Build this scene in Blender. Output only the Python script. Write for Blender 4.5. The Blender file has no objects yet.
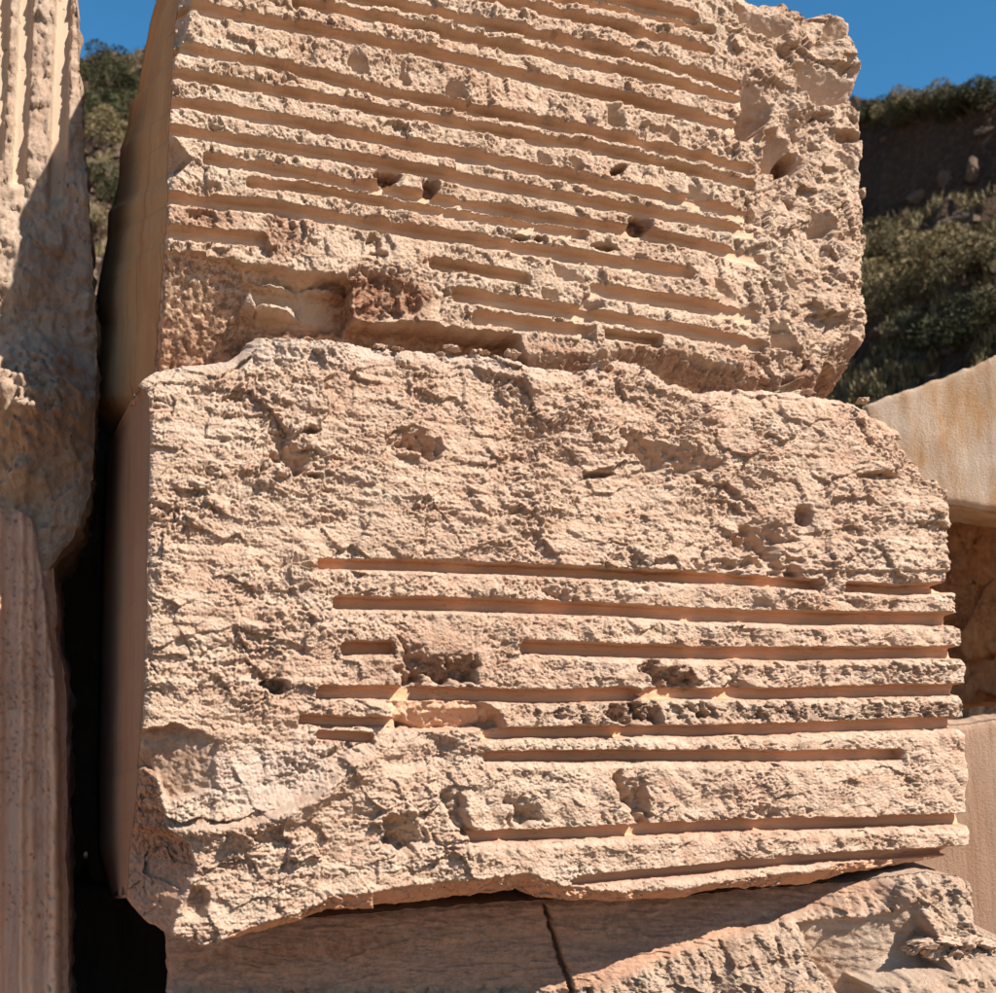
import bpy, math, random
import numpy as np

random.seed(7)
S = bpy.context.scene
C = S.collection
R = math.radians

# ------------------------------------------------------------------ camera
F = 1177.0                      # focal length in photo pixels (996 wide)
CX, CY = 498.0, 496.5
PITCH = R(9.84)
CAMZ = 1.6
cam = bpy.data.cameras.new('camera')
camo = bpy.data.objects.new('camera', cam)
C.objects.link(camo)
cam.sensor_fit = 'HORIZONTAL'
cam.sensor_width = 36.0
cam.lens = F / 996.0 * 36.0
cam.dof.use_dof = True
cam.dof.focus_distance = 4.05
cam.dof.aperture_fstop = 3.4
cam.clip_start, cam.clip_end = 0.05, 4000
camo.location = (0, 0, CAMZ)
camo.rotation_euler = (math.pi / 2 + PITCH, 0, 0)
S.camera = camo

# ------------------------------------------------------------------ sky and sun
SUN_AZ, SUN_EL = R(128.0), R(42.0)       # azimuth clockwise from +Y
world = bpy.data.worlds.new('World')
S.world = world
world.use_nodes = True
wn = world.node_tree
sky = wn.nodes.new('ShaderNodeTexSky')
sky.sky_type = 'NISHITA'
sky.sun_disc = False
sky.sun_elevation = SUN_EL
sky.sun_rotation = SUN_AZ
sky.altitude = 1400
sky.air_density = 1.0
sky.dust_density = 0.2
sky.ozone_density = 3.0
bg = wn.nodes['Background']
bg.inputs[1].default_value = 0.068
hs = wn.nodes.new('ShaderNodeHueSaturation')
hs.inputs['Saturation'].default_value = 1.25
hs.inputs['Value'].default_value = 1.18
hs.inputs['Hue'].default_value = 0.487
wn.links.new(sky.outputs[0], hs.inputs['Color'])
wn.links.new(hs.outputs[0], bg.inputs[0])
sl = bpy.data.lights.new('sun', 'SUN')
sl.energy = 5.0
sl.angle = R(0.53)
sl.color = (1.0, 0.935, 0.86)
so = bpy.data.objects.new('sun', sl)
C.objects.link(so)
so.rotation_euler = (math.pi / 2 - SUN_EL, 0, math.pi - SUN_AZ)   # lamp's -Z points away from the sun
S.view_settings.view_transform = 'Standard'
S.view_settings.look = 'None'
S.view_settings.exposure = 1.12
S.view_settings.gamma = 1.0
S.cycles.max_bounces = 8
S.cycles.diffuse_bounces = 6

cP, sP = math.cos(PITCH), math.sin(PITCH)

def ray(px, py):
    px = np.asarray(px, float); py = np.asarray(py, float)
    x = (px - CX) / F; y = (CY - py) / F
    return np.stack([x, cP - y * sP, sP + y * cP], -1)

def on_plane(px, py, O, n):
    d = ray(px, py)
    o = np.array(O, float) - np.array([0, 0, CAMZ])
    t = (o @ n) / (d @ n)
    return d * t[..., None] + np.array([0, 0, CAMZ])

# ------------------------------------------------------------------ noise
_rg = np.random.default_rng(12345)
_P = _rg.permutation(4096).astype(np.int32)
_T = [_rg.random(4096) for _ in range(8)]
_GA = _rg.random(4096) * 2 * math.pi
_GC, _GS = np.cos(_GA), np.sin(_GA)

def _ix(ix, iy, seed):
    return _P[(_P[(ix + seed * 131) & 4095] + iy + seed * 57) & 4095]

def hrand(ix, iy, seed):
    return _T[seed & 7][_ix(ix, iy, seed)]

def perlin(x, y, seed=0):
    x0 = np.floor(x); y0 = np.floor(y)
    fx = x - x0; fy = y - y0
    x0 = x0.astype(np.int32); y0 = y0.astype(np.int32)
    u = fx * fx * fx * (fx * (fx * 6 - 15) + 10)
    v = fy * fy * fy * (fy * (fy * 6 - 15) + 10)
    def g(i, j):
        k = _ix(x0 + i, y0 + j, seed)
        return _GC[k] * (fx - i) + _GS[k] * (fy - j)
    a = g(0, 0); b = g(1, 0); c = g(0, 1); d = g(1, 1)
    return ((a * (1 - u) + b * u) * (1 - v) + (c * (1 - u) + d * u) * v) * 1.5

def fbm(x, y, oct=4, seed=0, gain=.5, lac=2.03):
    s = 0; a = 1.0; t = 0
    for i in range(oct):
        s = s + a * perlin(x, y, seed + i * 17); t += a
        x = x * lac + 3.1; y = y * lac + 7.7; a *= gain
    return s / t

def ridged(x, y, oct=4, seed=0, gain=.5):
    s = 0; a = 1.0; t = 0
    for i in range(oct):
        s = s + a * (1 - 2 * np.abs(perlin(x, y, seed + i * 13))); t += a
        x = x * 2.1 + 1.7; y = y * 2.1 + 9.2; a *= gain
    return s / t

def billow(x, y, oct=3, seed=0, gain=.55):
    s = 0; a = 1.0; t = 0
    for i in range(oct):
        s = s + a * (np.abs(perlin(x, y, seed + i * 11)) * 2 - .55); t += a
        x = x * 2.07 + 4.3; y = y * 2.07 + 1.9; a *= gain
    return s / t

def facets(x, y, seed=0, slope=.6):
    """broken, chipped surface: every worley cell is its own tilted plane"""
    x0 = np.floor(x).astype(np.int32); y0 = np.floor(y).astype(np.int32)
    best = np.full(x.shape, 9.0); val = np.zeros(x.shape)
    for i in (-1, 0, 1):
        for j in (-1, 0, 1):
            a = x0 + i; b = y0 + j
            k = _ix(a, b, seed)
            qx = a + _T[0][k]; qy = b + _T[1][k]
            dx = x - qx; dy = y - qy
            d = dx * dx + dy * dy
            m = d < best
            hv = _T[2][k] - .5 + ((_T[3][k] - .5) * dx + (_T[4][k] - .5) * dy) * 2 * slope
            best = np.where(m, d, best); val = np.where(m, hv, val)
    return val, np.sqrt(best)

def lumps(x, y, seed=0):
    _, d = facets(x, y, seed)
    return 1 - np.clip(d, 0, 1.1) ** 2 * 1.4

def sm(a, b, x):
    t = np.clip((x - a) / (b - a), 0, 1)
    return t * t * (3 - 2 * t)

def in_poly(px, py, poly):
    """signed distance (positive inside) to a polygon in photo pixels"""
    P = np.array(poly, float); n = len(P)
    inside = np.zeros(px.shape, bool); dist = np.full(px.shape, 1e9)
    for i in range(n):
        ax, ay = P[i]; bx, by = P[(i + 1) % n]
        c = ((ay > py) != (by > py)) & (px < (bx - ax) * (py - ay) / ((by - ay) or 1e-9) + ax)
        inside ^= c
        ex, ey = bx - ax, by - ay
        t = np.clip(((px - ax) * ex + (py - ay) * ey) / (ex * ex + ey * ey + 1e-9), 0, 1)
        dist = np.minimum(dist, np.hypot(px - ax - t * ex, py - ay - t * ey))
    return np.where(inside, dist, -dist)

def polyline(pts, n):
    P = np.array(pts, float)
    s = np.concatenate([[0], np.cumsum(np.hypot(*(P[1:] - P[:-1]).T))])
    t = np.linspace(0, s[-1], n)
    return np.stack([np.interp(t, s, P[:, 0]), np.interp(t, s, P[:, 1])], -1)

# ------------------------------------------------------------------ meshes
def mesh_obj(name, V, quads, mats, parent=None, attrs=None, matidx=None, smooth=True, tris=None):
    me = bpy.data.meshes.new(name)
    V = np.asarray(V, np.float32)
    nq = len(quads); nt = 0 if tris is None else len(tris)
    me.vertices.add(len(V)); me.vertices.foreach_set('co', V.ravel())
    loops = quads.ravel() if nt == 0 else np.concatenate([quads.ravel(), tris.ravel()])
    starts = np.arange(nq) * 4
    if nt: starts = np.concatenate([starts, nq * 4 + np.arange(nt) * 3])
    me.loops.add(len(loops)); me.loops.foreach_set('vertex_index', loops.astype(np.int32))
    me.polygons.add(nq + nt); me.polygons.foreach_set('loop_start', starts.astype(np.int32))
    me.update(calc_edges=True)
    for m in mats: me.materials.append(m)
    if matidx is not None: me.polygons.foreach_set('material_index', matidx.astype(np.int32))
    me.polygons.foreach_set('use_smooth', np.full(nq + nt, smooth))
    for k, a in (attrs or {}).items():
        at = me.attributes.new(k, 'FLOAT', 'POINT'); at.data.foreach_set('value', np.asarray(a, np.float32))
    o = bpy.data.objects.new(name, me); C.objects.link(o)
    if parent: o.parent = parent
    return o

def tag(o, label=None, cat=None, group=None, kind=None):
    if label: o['label'] = label
    if cat: o['category'] = cat
    if group: o['group'] = group
    if kind: o['kind'] = kind
    return o

def mesh_py(name, verts, faces, mat, parent=None, smooth=False):
    me = bpy.data.meshes.new(name); me.from_pydata([tuple(v) for v in verts], [], faces); me.update()
    me.materials.append(mat)
    me.polygons.foreach_set('use_smooth', [smooth] * len(me.polygons))
    o = bpy.data.objects.new(name, me); C.objects.link(o)
    if parent: o.parent = parent
    return o

# ------------------------------------------------------------------ materials
def new_mat(name):
    m = bpy.data.materials.new(name); m.use_nodes = True
    nt = m.node_tree; b = nt.nodes['Principled BSDF']
    b.inputs['Roughness'].default_value = .95
    b.inputs['Specular IOR Level'].default_value = .15
    return m, nt, b

class N:
    def __init__(s, nt): s.nt = nt
    def node(s, t, **kw):
        n = s.nt.nodes.new(t)
        for k, v in kw.items(): setattr(n, k, v)
        return n
    def link(s, a, b): s.nt.links.new(a, b)
    def put(s, sock, v):
        if hasattr(v, 'is_linked') or isinstance(v, bpy.types.NodeSocket): s.link(v, sock)
        else: sock.default_value = v
    def coord(s, scale=(1, 1, 1), rot=(0, 0, 0)):
        t = s.node('ShaderNodeTexCoord'); m = s.node('ShaderNodeMapping')
        m.inputs['Scale'].default_value = scale; m.inputs['Rotation'].default_value = rot
        s.link(t.outputs['Object'], m.inputs['Vector']); return m.outputs[0]
    def noise(s, vec, scale, detail=5, rough=.6, dist=0):
        n = s.node('ShaderNodeTexNoise'); s.link(vec, n.inputs['Vector'])
        n.inputs['Scale'].default_value = scale; n.inputs['Detail'].default_value = detail
        n.inputs['Roughness'].default_value = rough; n.inputs['Distortion'].default_value = dist
        return n.outputs[0]
    def ramp(s, f, lo, hi, a=0., b=1.):
        n = s.node('ShaderNodeMapRange'); n.interpolation_type = 'SMOOTHSTEP'
        s.put(n.inputs[0], f)
        for i, v in enumerate((lo, hi, a, b)): n.inputs[i + 1].default_value = v
        return n.outputs[0]
    def mix(s, f, a, b, mode='MIX'):
        n = s.node('ShaderNodeMix', data_type='RGBA', blend_type=mode)
        s.put(n.inputs[0], f)
        for i, v in ((6, a), (7, b)):
            if isinstance(v, tuple): v = (*v, 1)
            s.put(n.inputs[i], v)
        return n.outputs[2]
    def math(s, op, a, b=0.):
        n = s.node('ShaderNodeMath', operation=op); s.put(n.inputs[0], a); s.put(n.inputs[1], b); return n.outputs[0]
    def attr(s, name):
        n = s.node('ShaderNodeAttribute', attribute_name=name); return n.outputs['Fac']
    def bump(s, h, dist, strength=1., normal=None):
        n = s.node('ShaderNodeBump'); n.inputs['Strength'].default_value = strength
        n.inputs['Distance'].default_value = dist; s.put(n.inputs['Height'], h)
        if normal: s.link(normal, n.inputs['Normal'])
        return n.outputs[0]

def stone_mat(name, cream, pink, grooved=(.43, .285, .19), bump=1.0, strata=.65, rot=0.0, vertical=False):
    m, nt, b = new_mat(name); k = N(nt)
    v = k.coord(rot=(0, 0, rot))
    vs = k.coord(scale=(1.2, 1.2, 14) if not vertical else (14, 14, 1.0), rot=(0, .03, rot))
    big = k.noise(v, 1.6, 6, .6, .4)
    col = k.mix(k.ramp(big, .35, .65), cream, pink)
    st = k.noise(vs, 2.2, 5, .6, .3)
    col = k.mix(k.ramp(st, .42, .62, 0, strata), col, tuple(c * f for c, f in zip(pink, (.86, .76, .68))))
    col = k.mix(k.ramp(k.noise(v, 3.1, 7, .68, .6), .52, .72, 0, .55), col, tuple(c * f for c, f in zip(cream, (.86, .90, .95))))
    col = k.mix(k.ramp(k.noise(v, 4.3, 7, .7, .3), .56, .72, 0, .5), col, tuple(c * f for c, f in zip(pink, (1.02, .84, .72))))
    col = k.mix(k.ramp(k.noise(v, 8.5, 8, .75, .2), .60, .74, 0, .4), col, tuple(c * f for c, f in zip(pink, (.66, .55, .46))))
    med = k.noise(v, 22, 6, .65)
    col = k.mix(k.ramp(med, .3, .7, 0, .55), col, tuple(min(1, c * 1.13) for c in cream))
    fine = k.noise(v, 130, 5, .7)
    pore_shade = k.noise(v, 85, 9, .72)
    col = k.mix(k.ramp(pore_shade, .30, .42, .55, 0), col, tuple(c * f for c, f in zip(pink, (.72, .52, .42))))  # reddish shadow tint of the pores, painted where the bump is low
    col = k.mix(k.ramp(fine, .50, .75, 0, .45), col, tuple(c * f for c, f in zip(pink, (.74, .62, .52))))
    g = k.attr('groove')
    gcol = k.mix(k.ramp(k.noise(vs, 5, 5), .3, .7), grooved, tuple(c * f for c, f in zip(grooved, (1.2, 1.16, 1.12))))
    gcol = k.mix(k.ramp(k.noise(v, 60, 6, .75), .60, .72, 0, .6), gcol, tuple(c * .5 for c in grooved))
    col = k.mix(g, col, gcol)
    ru = k.math('MULTIPLY', k.attr('rust'), k.ramp(k.noise(v, 28, 8, .7), .30, .55))
    rc = k.mix(k.ramp(k.noise(v, 45, 4), .35, .65), (.40, .20, .115), (.20, .09, .05))
    col = k.mix(ru, col, rc)
    dk = k.math('MULTIPLY', k.attr('dark'), k.ramp(k.noise(v, 40, 8, .75), .42, .60))
    col = k.mix(dk, col, (.09, .05, .03))
    gr = k.math('MULTIPLY', k.attr('grey'), k.ramp(k.noise(v, 14, 6, .7), .25, .6))
    col = k.mix(k.math('MULTIPLY', gr, .6), col, (.60, .49, .41))
    # small holes of the travertine
    vo = k.node('ShaderNodeTexVoronoi'); k.link(vs if not vertical else v, vo.inputs['Vector']); vo.inputs['Scale'].default_value = 26
    hole = k.math('MULTIPLY', k.ramp(vo.outputs['Distance'], .10, .2, 1, 0), k.ramp(k.noise(v, 7, 3), .50, .62))
    col = k.mix(k.math('MULTIPLY', hole, .5), col, (.14, .075, .04))
    k.link(col, b.inputs['Base Color'])
    inv = k.math('SUBTRACT', 1.0, k.math('MULTIPLY', g, .88))
    h = k.math('ADD', k.math('MULTIPLY', k.noise(v, 85, 9, .72), 1.0), k.math('MULTIPLY', k.noise(v, 210, 5, .75), .75))
    h = k.math('MULTIPLY', h, inv)
    h = k.math('SUBTRACT', h, k.math('MULTIPLY', hole, .25))
    k.link(k.bump(h, .0105 * bump, 1.0), b.inputs['Normal'])
    return m

def sawn_mat(name, ca, cb, streak, vertical=True, bump=.35, spots=.4, aniso=(9, 9, .55), thr=.52):
    m, nt, b = new_mat(name); k = N(nt)
    v = k.coord(); vs = k.coord(scale=aniso if vertical else (.6, .6, 9))
    col = k.mix(k.ramp(k.noise(v, 1.3, 5, .6, .5), .35, .65), ca, cb)
    col = k.mix(k.ramp(k.noise(vs, 1.7, 6, .65, .2), thr, thr + .2, 0, .8), col, streak)
    col = k.mix(k.ramp(k.noise(v, 55, 8, .75), .58, .7, 0, spots), col, tuple(c * .45 for c in streak))
    col = k.mix(k.ramp(k.noise(v, 4, 8, .7), .55, .75, 0, .5), col, tuple(min(1, c * 1.25) for c in ca))
    k.link(col, b.inputs['Base Color'])
    h = k.math('ADD', k.noise(v, 90, 8, .7), k.math('MULTIPLY', k.noise(vs, 5, 5, .6), .8))
    k.link(k.bump(h, .006 * bump * 2, 1.0), b.inputs['Normal'])
    return m

CREAM = (.58, .437, .32); PINK = (.525, .352, .245)
M_stone = stone_mat('travertine_broken', CREAM, PINK)
M_stone_mid = stone_mat('travertine_crumbly', (.58, .428, .315), (.525, .343, .24), grooved=(.49, .265, .155))
M_low = stone_mat('travertine_lower', (.53, .40, .295), (.46, .305, .21), grooved=(.42, .23, .145))
M_left = stone_mat('travertine_grey_pink', (.50, .38, .28), (.43, .30, .215), grooved=(.36, .265, .19), vertical=True)
M_fluted = stone_mat('travertine_fluted', (.70, .46, .335), (.62, .375, .255), grooved=(.62, .37, .235), vertical=True, bump=.8)
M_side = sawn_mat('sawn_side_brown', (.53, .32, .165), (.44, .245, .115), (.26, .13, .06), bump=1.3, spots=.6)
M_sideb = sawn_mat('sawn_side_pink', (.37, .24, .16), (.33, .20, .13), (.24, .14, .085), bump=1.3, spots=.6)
M_pale = sawn_mat('sawn_face_pale', (.50, .385, .285), (.45, .32, .22), (.40, .215, .085), bump=.9, spots=.35, aniso=(2.6, 2.6, .8), thr=.43)
M_gap_shade = sawn_mat('gap_shade_stone', (.10, .07, .05), (.07, .045, .03), (.04, .025, .018), bump=1.5)  # near-black albedo stands in for the deep shade of the gap
M_rust = stone_mat('orange_rock', (.46, .23, .10), (.32, .145, .065), vertical=True, bump=1.6)
M_slab = sawn_mat('sawn_slab_pink', (.40, .27, .185), (.36, .23, .15), (.30, .17, .10), bump=.5)

# ------------------------------------------------------------------ quarry block builder
def clean_attr(n): return {'groove': np.zeros(n), 'rust': np.zeros(n), 'dark': np.zeros(n), 'grey': np.zeros(n)}

def build_block(name, mats, O, theta, L, T, Rr, B, ncol, nrow, depth, relief, back=None, lean=0.0,
                jitter=(1, 1, 1, 1), seed=1, side_mat=(1, 0, 0, 0), ksteps=14, side_amp=.02, side_noise=(1, 1, 1, 1)):
    """Front face = Coons patch between four outlines (left, top, right, bottom) laid on a real plane through O
    with heading theta; relief(px, py, u, v, ds) gives its height; the four sides run back by depth."""
    d = np.array([math.cos(theta), math.sin(theta), 0.0])
    n = np.array([math.sin(theta), -math.cos(theta), 0.0])
    n = n * math.cos(lean) + np.array([0, 0, 1.0]) * math.sin(lean)
    Lp = polyline(L, nrow); Rp = polyline(Rr, nrow); Tp = polyline(T, ncol); Bp = polyline(B, ncol)
    def jit(P, amp, sd):
        if amp == 0: return P
        m = len(P); t = np.arange(m) / m; s = np.cumsum(np.hypot(*np.diff(P, axis=0, prepend=P[:1]).T))
        fade = np.clip(np.minimum(t, 1 - t) * 30, 0, 1)
        q = fbm(s / 14, s * 0 + sd * 3.3, 4, sd, .6) * 5 * amp * fade
        q2 = fbm(s / 9, s * 0 + sd * 7.3, 3, sd + 9, .6) * 2.5 * amp * fade
        tx = np.gradient(P[:, 0]); ty = np.gradient(P[:, 1]); l = np.hypot(tx, ty) + 1e-9
        return P + np.stack([-ty / l * q + tx / l * q2 * .3, tx / l * q + ty / l * q2 * .3], -1)
    Lp = jit(Lp, jitter[0], seed); Tp = jit(Tp, jitter[1], seed + 1); Rp = jit(Rp, jitter[2], seed + 2); Bp = jit(Bp, jitter[3], seed + 3)
    s = np.linspace(0, 1, ncol)[None, :, None]; t = np.linspace(0, 1, nrow)[:, None, None]
    G = (1 - s) * Lp[:, None] + s * Rp[:, None] + (1 - t) * Tp[None] + t * Bp[None] \
        - ((1 - s) * (1 - t) * Tp[0] + s * (1 - t) * Tp[-1] + (1 - s) * t * Bp[0] + s * t * Bp[-1])
    px, py = G[..., 0], G[..., 1]
    Pn = on_plane(px, py, O, n)
    u = (Pn - np.array(O)) @ d
    v = Pn[..., 2]
    sw = s[..., 0]; tw = t[..., 0]
    W = abs(u[nrow // 2, -1] - u[nrow // 2, 0]); H = abs(v[0, ncol // 2] - v[-1, ncol // 2])
    ds = [sw * W + 0 * tw, tw * H + 0 * sw, (1 - sw) * W + 0 * tw, (1 - tw) * H + 0 * sw]   # metres from left, top, right, bottom edge
    w, at = relief(px, py, u, v, ds)
    P = Pn + w[..., None] * n
    idx = np.arange(nrow * ncol).reshape(nrow, ncol)
    q = np.stack([idx[:-1, :-1], idx[1:, :-1], idx[1:, 1:], idx[:-1, 1:]], -1).reshape(-1, 4)
    # boundary loop: left (down), bottom (right), right (up), top (left)
    loop = np.concatenate([idx[:-1, 0], idx[-1, :-1], idx[:0:-1, -1], idx[0, :0:-1]])
    which = np.concatenate([np.full(nrow - 1, 0), np.full(ncol - 1, 3), np.full(nrow - 1, 2), np.full(ncol - 1, 1)])
    step = 1 if len(loop) < 1600 else 1
    A = P.reshape(-1, 3)[loop]
    flat = Pn.reshape(-1, 3)[loop]
    Bk = flat - n * depth
    if back is not None:       # own outline for the far edge of the left side
        bp = polyline(back, nrow)[:-1]
        bb = on_plane(bp[:, 0], bp[:, 1], np.array(O) - n * depth, n)
        Bk[which == 0] = bb
    m = len(loop)
    # outward direction of the side at every boundary vertex
    tang = np.roll(Bk, -5, 0) - np.roll(Bk, 5, 0)
    out = np.cross(tang, n); out /= np.linalg.norm(out, axis=1)[:, None] + 1e-9
    ks = (np.linspace(0, 1, ksteps + 1)[1:]) ** 1.7
    rings = []; arc = np.cumsum(np.linalg.norm(np.roll(flat, -1, 0) - flat, axis=1))
    amp = np.array([side_noise[i] for i in which]) * side_amp
    kern = np.ones(41) / 41
    amp = np.convolve(np.concatenate([amp[-20:], amp, amp[:20]]), kern, 'valid')
    for kk in ks:
        base = A * (1 - kk) + Bk * kk
        # let go of the front's relief quickly
        base = base + ((flat - n * depth * kk) - base) * 0 if back is not None else base
        nz = fbm(arc * 6, arc * 0 + kk * depth * 6, 4, seed + 40) * min(1, kk * depth / .06)
        rings.append(base + out * (nz * amp)[:, None])
    V = np.concatenate([P.reshape(-1, 3)] + rings)
    quads = [q]; mi = [np.zeros(len(q), int)]
    prev = loop; off = nrow * ncol
    sidem = np.array([side_mat[i] for i in which])
    for r_ in rings:
        cur = off + np.arange(m)
        quads.append(np.stack([prev, cur, np.roll(cur, -1), np.roll(prev, -1)], -1)[:, ::-1]); mi.append(sidem)
        prev = cur; off += m
    cen = len(V); V = np.concatenate([V, V[prev].mean(0)[None]])
    tris = np.stack([prev, np.full(m, cen), np.roll(prev, -1)], -1)[:, ::-1]
    extra = len(V) - nrow * ncol
    attrs = {}
    for k_, a in at.items():
        side = np.concatenate([np.tile(a.reshape(-1)[loop] * (0 if k_ == 'groove' else .5), ksteps), [0]])
        attrs[k_] = np.concatenate([a.reshape(-1), side])
    o = mesh_obj(name, V, np.concatenate(quads), mats, attrs=attrs,
                 matidx=np.concatenate(mi + [np.zeros(m, int)]), tris=tris)
    return o, (d, n)

def groove_mask(px, py, pts, h, soft=1.1, x0=None, x1=None, endr=2.5, wob=0.35, seed=0):
    P = np.array(pts, float)
    a = P[0, 0] if x0 is None else x0; b = P[-1, 0] if x1 is None else x1
    if a < 206 and P[0, 1] < 240 and not 150 < P[0, 1] < 160: a -= 40
    h = h * (.79 if P[0, 1] < 350 else 1.0)
    yl = np.interp(px, P[:, 0], P[:, 1])
    sl = (P[-1, 1] - P[-2, 1]) / (P[-1, 0] - P[-2, 0])
    yl = np.where(px > P[-1, 0], P[-1, 1] + (px - P[-1, 0]) * sl, yl)
    dy = py - yl + wob * fbm(px / 40, px * 0 + seed, 3, seed + 5) * 2
    hh = h * (1 + .12 * perlin(px / 60, px * 0 + seed * 1.3, seed + 3))
        # rounded ends
    r = np.sqrt(np.clip(1 - np.clip(np.maximum(a + hh - px, px - b + hh), 0, None) ** 2 / hh ** 2, 0, 1))
    ends = (px > a) & (px < b)
    wt = (1.0 if P[0, 1] < 350 else 1.9) * fbm(px / 17, px * 0 + seed * 2.1, 4, seed + 9, .65)
    across = sm(-soft, soft, dy + hh * r + wt) * sm(-soft, soft, hh * r - dy + (0 if P[0, 1] < 350 else .9) * fbm(px / 11, px * 0 + seed * 1.7, 4, seed + 12, .65)) * ends
    lip = sm(hh + 4.5 + 3.5 * sm(600, 680, py), hh, dy) * (dy > 0) * ends * (1 - across)
    return across, lip

def carve(w, at, px, py, grooves, D, seed=0, lipd=.010, edge_open=None):
    for i, g in enumerate(grooves):
        pts, h = g[0], g[1]
        Dg = g[2] if len(g) > 2 else D
        m, lip = groove_mask(px, py, pts, h, seed=seed + i * 7)
        floor = -Dg + .002 * perlin(px / 30, py / 30, seed + i)
        ax = max(abs(pts[-1][0] - pts[0][0]), 40)
        lp = np.exp(-((py - np.interp(px, [p[0] for p in pts], [p[1] for p in pts])) / (h + 5.)) ** 2) * (px > pts[0][0] - 8) * (px < pts[-1][0] + 8)
        ch = fbm(px / 19 + i * 9, py / 15, 3, seed + 300 + i, .6)
        w = w - lp * (.014 * sm(.12, .42, ch))
        Dg = Dg * (.95 + .3 * perlin(px / 90, px * 0 + i * 3.7, seed + 310))
        floor = -Dg + .004 * fbm(px / 24, py / 8, 3, seed + i)
        w0 = w
        tgt = np.minimum(w, floor)
        w = w * (1 - m) + tgt * m
        at['groove'] = np.maximum(at['groove'], m * sm(-.004, .008, w0 - floor + .004))
        w = w - lip * lipd * sm(-Dg, -Dg * .6, w)
    return w

def ell(px, py, cx, cy, rx, ry, rot=0, warp=.35, seed=0, sharp=.25):
    rr = max(rx, ry) * 2.4
    box = (np.abs(px - cx) < rr) & (np.abs(py - cy) < rr)
    out = np.zeros(px.shape)
    if box.any(): out[box] = _ell(px[box], py[box], cx, cy, rx, ry, rot, warp, seed, sharp)
    return out

def _ell(px, py, cx, cy, rx, ry, rot, warp, seed, sharp):
    c, s_ = math.cos(R(rot)), math.sin(R(rot))
    x = (px - cx) * c + (py - cy) * s_; y = -(px - cx) * s_ + (py - cy) * c
    r = np.hypot(x / rx, y / ry) + warp * fbm(px / (rx + ry) * 2.2, py / (rx + ry) * 2.2, 3, seed + int(cx))
    return sm(1 + sharp, 1 - sharp, r)

def facet_cut(w, px, py, poly, d0, gx, gy, soft=2.0, warp=5, seed=0, rough=.004, maxd=9.):
    """cut a chip: inside the polygon the surface drops to a tilted plane"""
    A = np.array(poly, float); pad = 14
    box = (px > A[:, 0].min() - pad) & (px < A[:, 0].max() + pad) & (py > A[:, 1].min() - pad) & (py < A[:, 1].max() + pad)
    out = w.copy(); mask = np.zeros(w.shape)
    if box.any():
        out[box], mask[box] = _facet_cut(w[box], px[box], py[box], poly, d0, gx, gy, soft, warp, seed, rough, maxd)
    return out, mask

def _facet_cut(w, px, py, poly, d0, gx, gy, soft, warp, seed, rough, maxd):
    sd = in_poly(px, py, poly) + warp * fbm(px / 22, py / 22, 3, seed + 91)
    m = sm(-soft, soft, sd)
    cx = sum(p[0] for p in poly) / len(poly); cy = sum(p[1] for p in poly) / len(poly)
    pl = -np.minimum(d0 + gx * (px - cx) + gy * (py - cy), maxd) + rough * fbm(px / 9, py / 9, 4, seed + 3) * 2
    return w * (1 - m) + np.minimum(w, pl) * m, m

TH = R(18.8)
O_mid = (-1.11, 3.60, 1.2)
nf = np.array([math.sin(TH), -math.cos(TH), 0.0])

# ------------------------------------------------------------------ upper block
UP_G = [  # centre lines of the drill-sawn grooves, half thickness (px)
    ([(203, -124), (500, -50), (690, -4)], 5.0), ([(205, -98), (500, -28), (700, 17)], 5.0),
    ([(200, -72), (400, -28), (585, 0), (640, 12), (716, 29)], 4.6),
    ([(198, -48), (400, -22), (505, 0), (620, 26), (716, 50)], 4.8),
    ([(196, -28), (390, 1), (500, 25), (620, 51), (750, 87)], 5.0),
    ([(292, 0), (380, 16), (500, 43), (600, 65), (758, 102)], 5.2),
    ([(187, 3), (300, 26), (390, 43), (500, 68), (620, 97), (760, 131)], 6.0),
    ([(187, 46), (270, 62), (370, 87), (480, 110), (600, 133), (757, 168)], 5.5),
    ([(181, 73), (270, 88), (370, 107), (480, 127), (600, 148), (758, 184)], 5.2),
    ([(178, 101), (270, 117), (370, 136), (500, 161), (600, 182), (766, 217)], 6.2),
    ([(181, 130), (270, 144), (370, 160), (500, 184), (600, 203), (762, 231)], 6.0),
    ([(203, 157), (290, 170), (370, 186), (460, 202), (600, 225), (770, 258)], 5.8),
    ([(246, 181), (310, 188), (375, 199), (480, 217), (588, 234)], 5.2),
    ([(171, 197), (270, 206), (370, 223), (480, 241), (600, 258), (695, 274)], 6.5),
    ([(171, 231), (268, 239)], 7.5),
    ([(430, 262), (480, 270), (532, 279)], 6.0),
    ([(590, 288), (680, 302), (762, 316)], 7.5),
    ([(452, 294), (530, 305), (620, 319), (768, 345)], 7.0),
    ([(472, 316), (530, 323), (594, 332)], 7.5),
    ([(604, 333), (661, 342)], 5.5),
]

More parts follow.
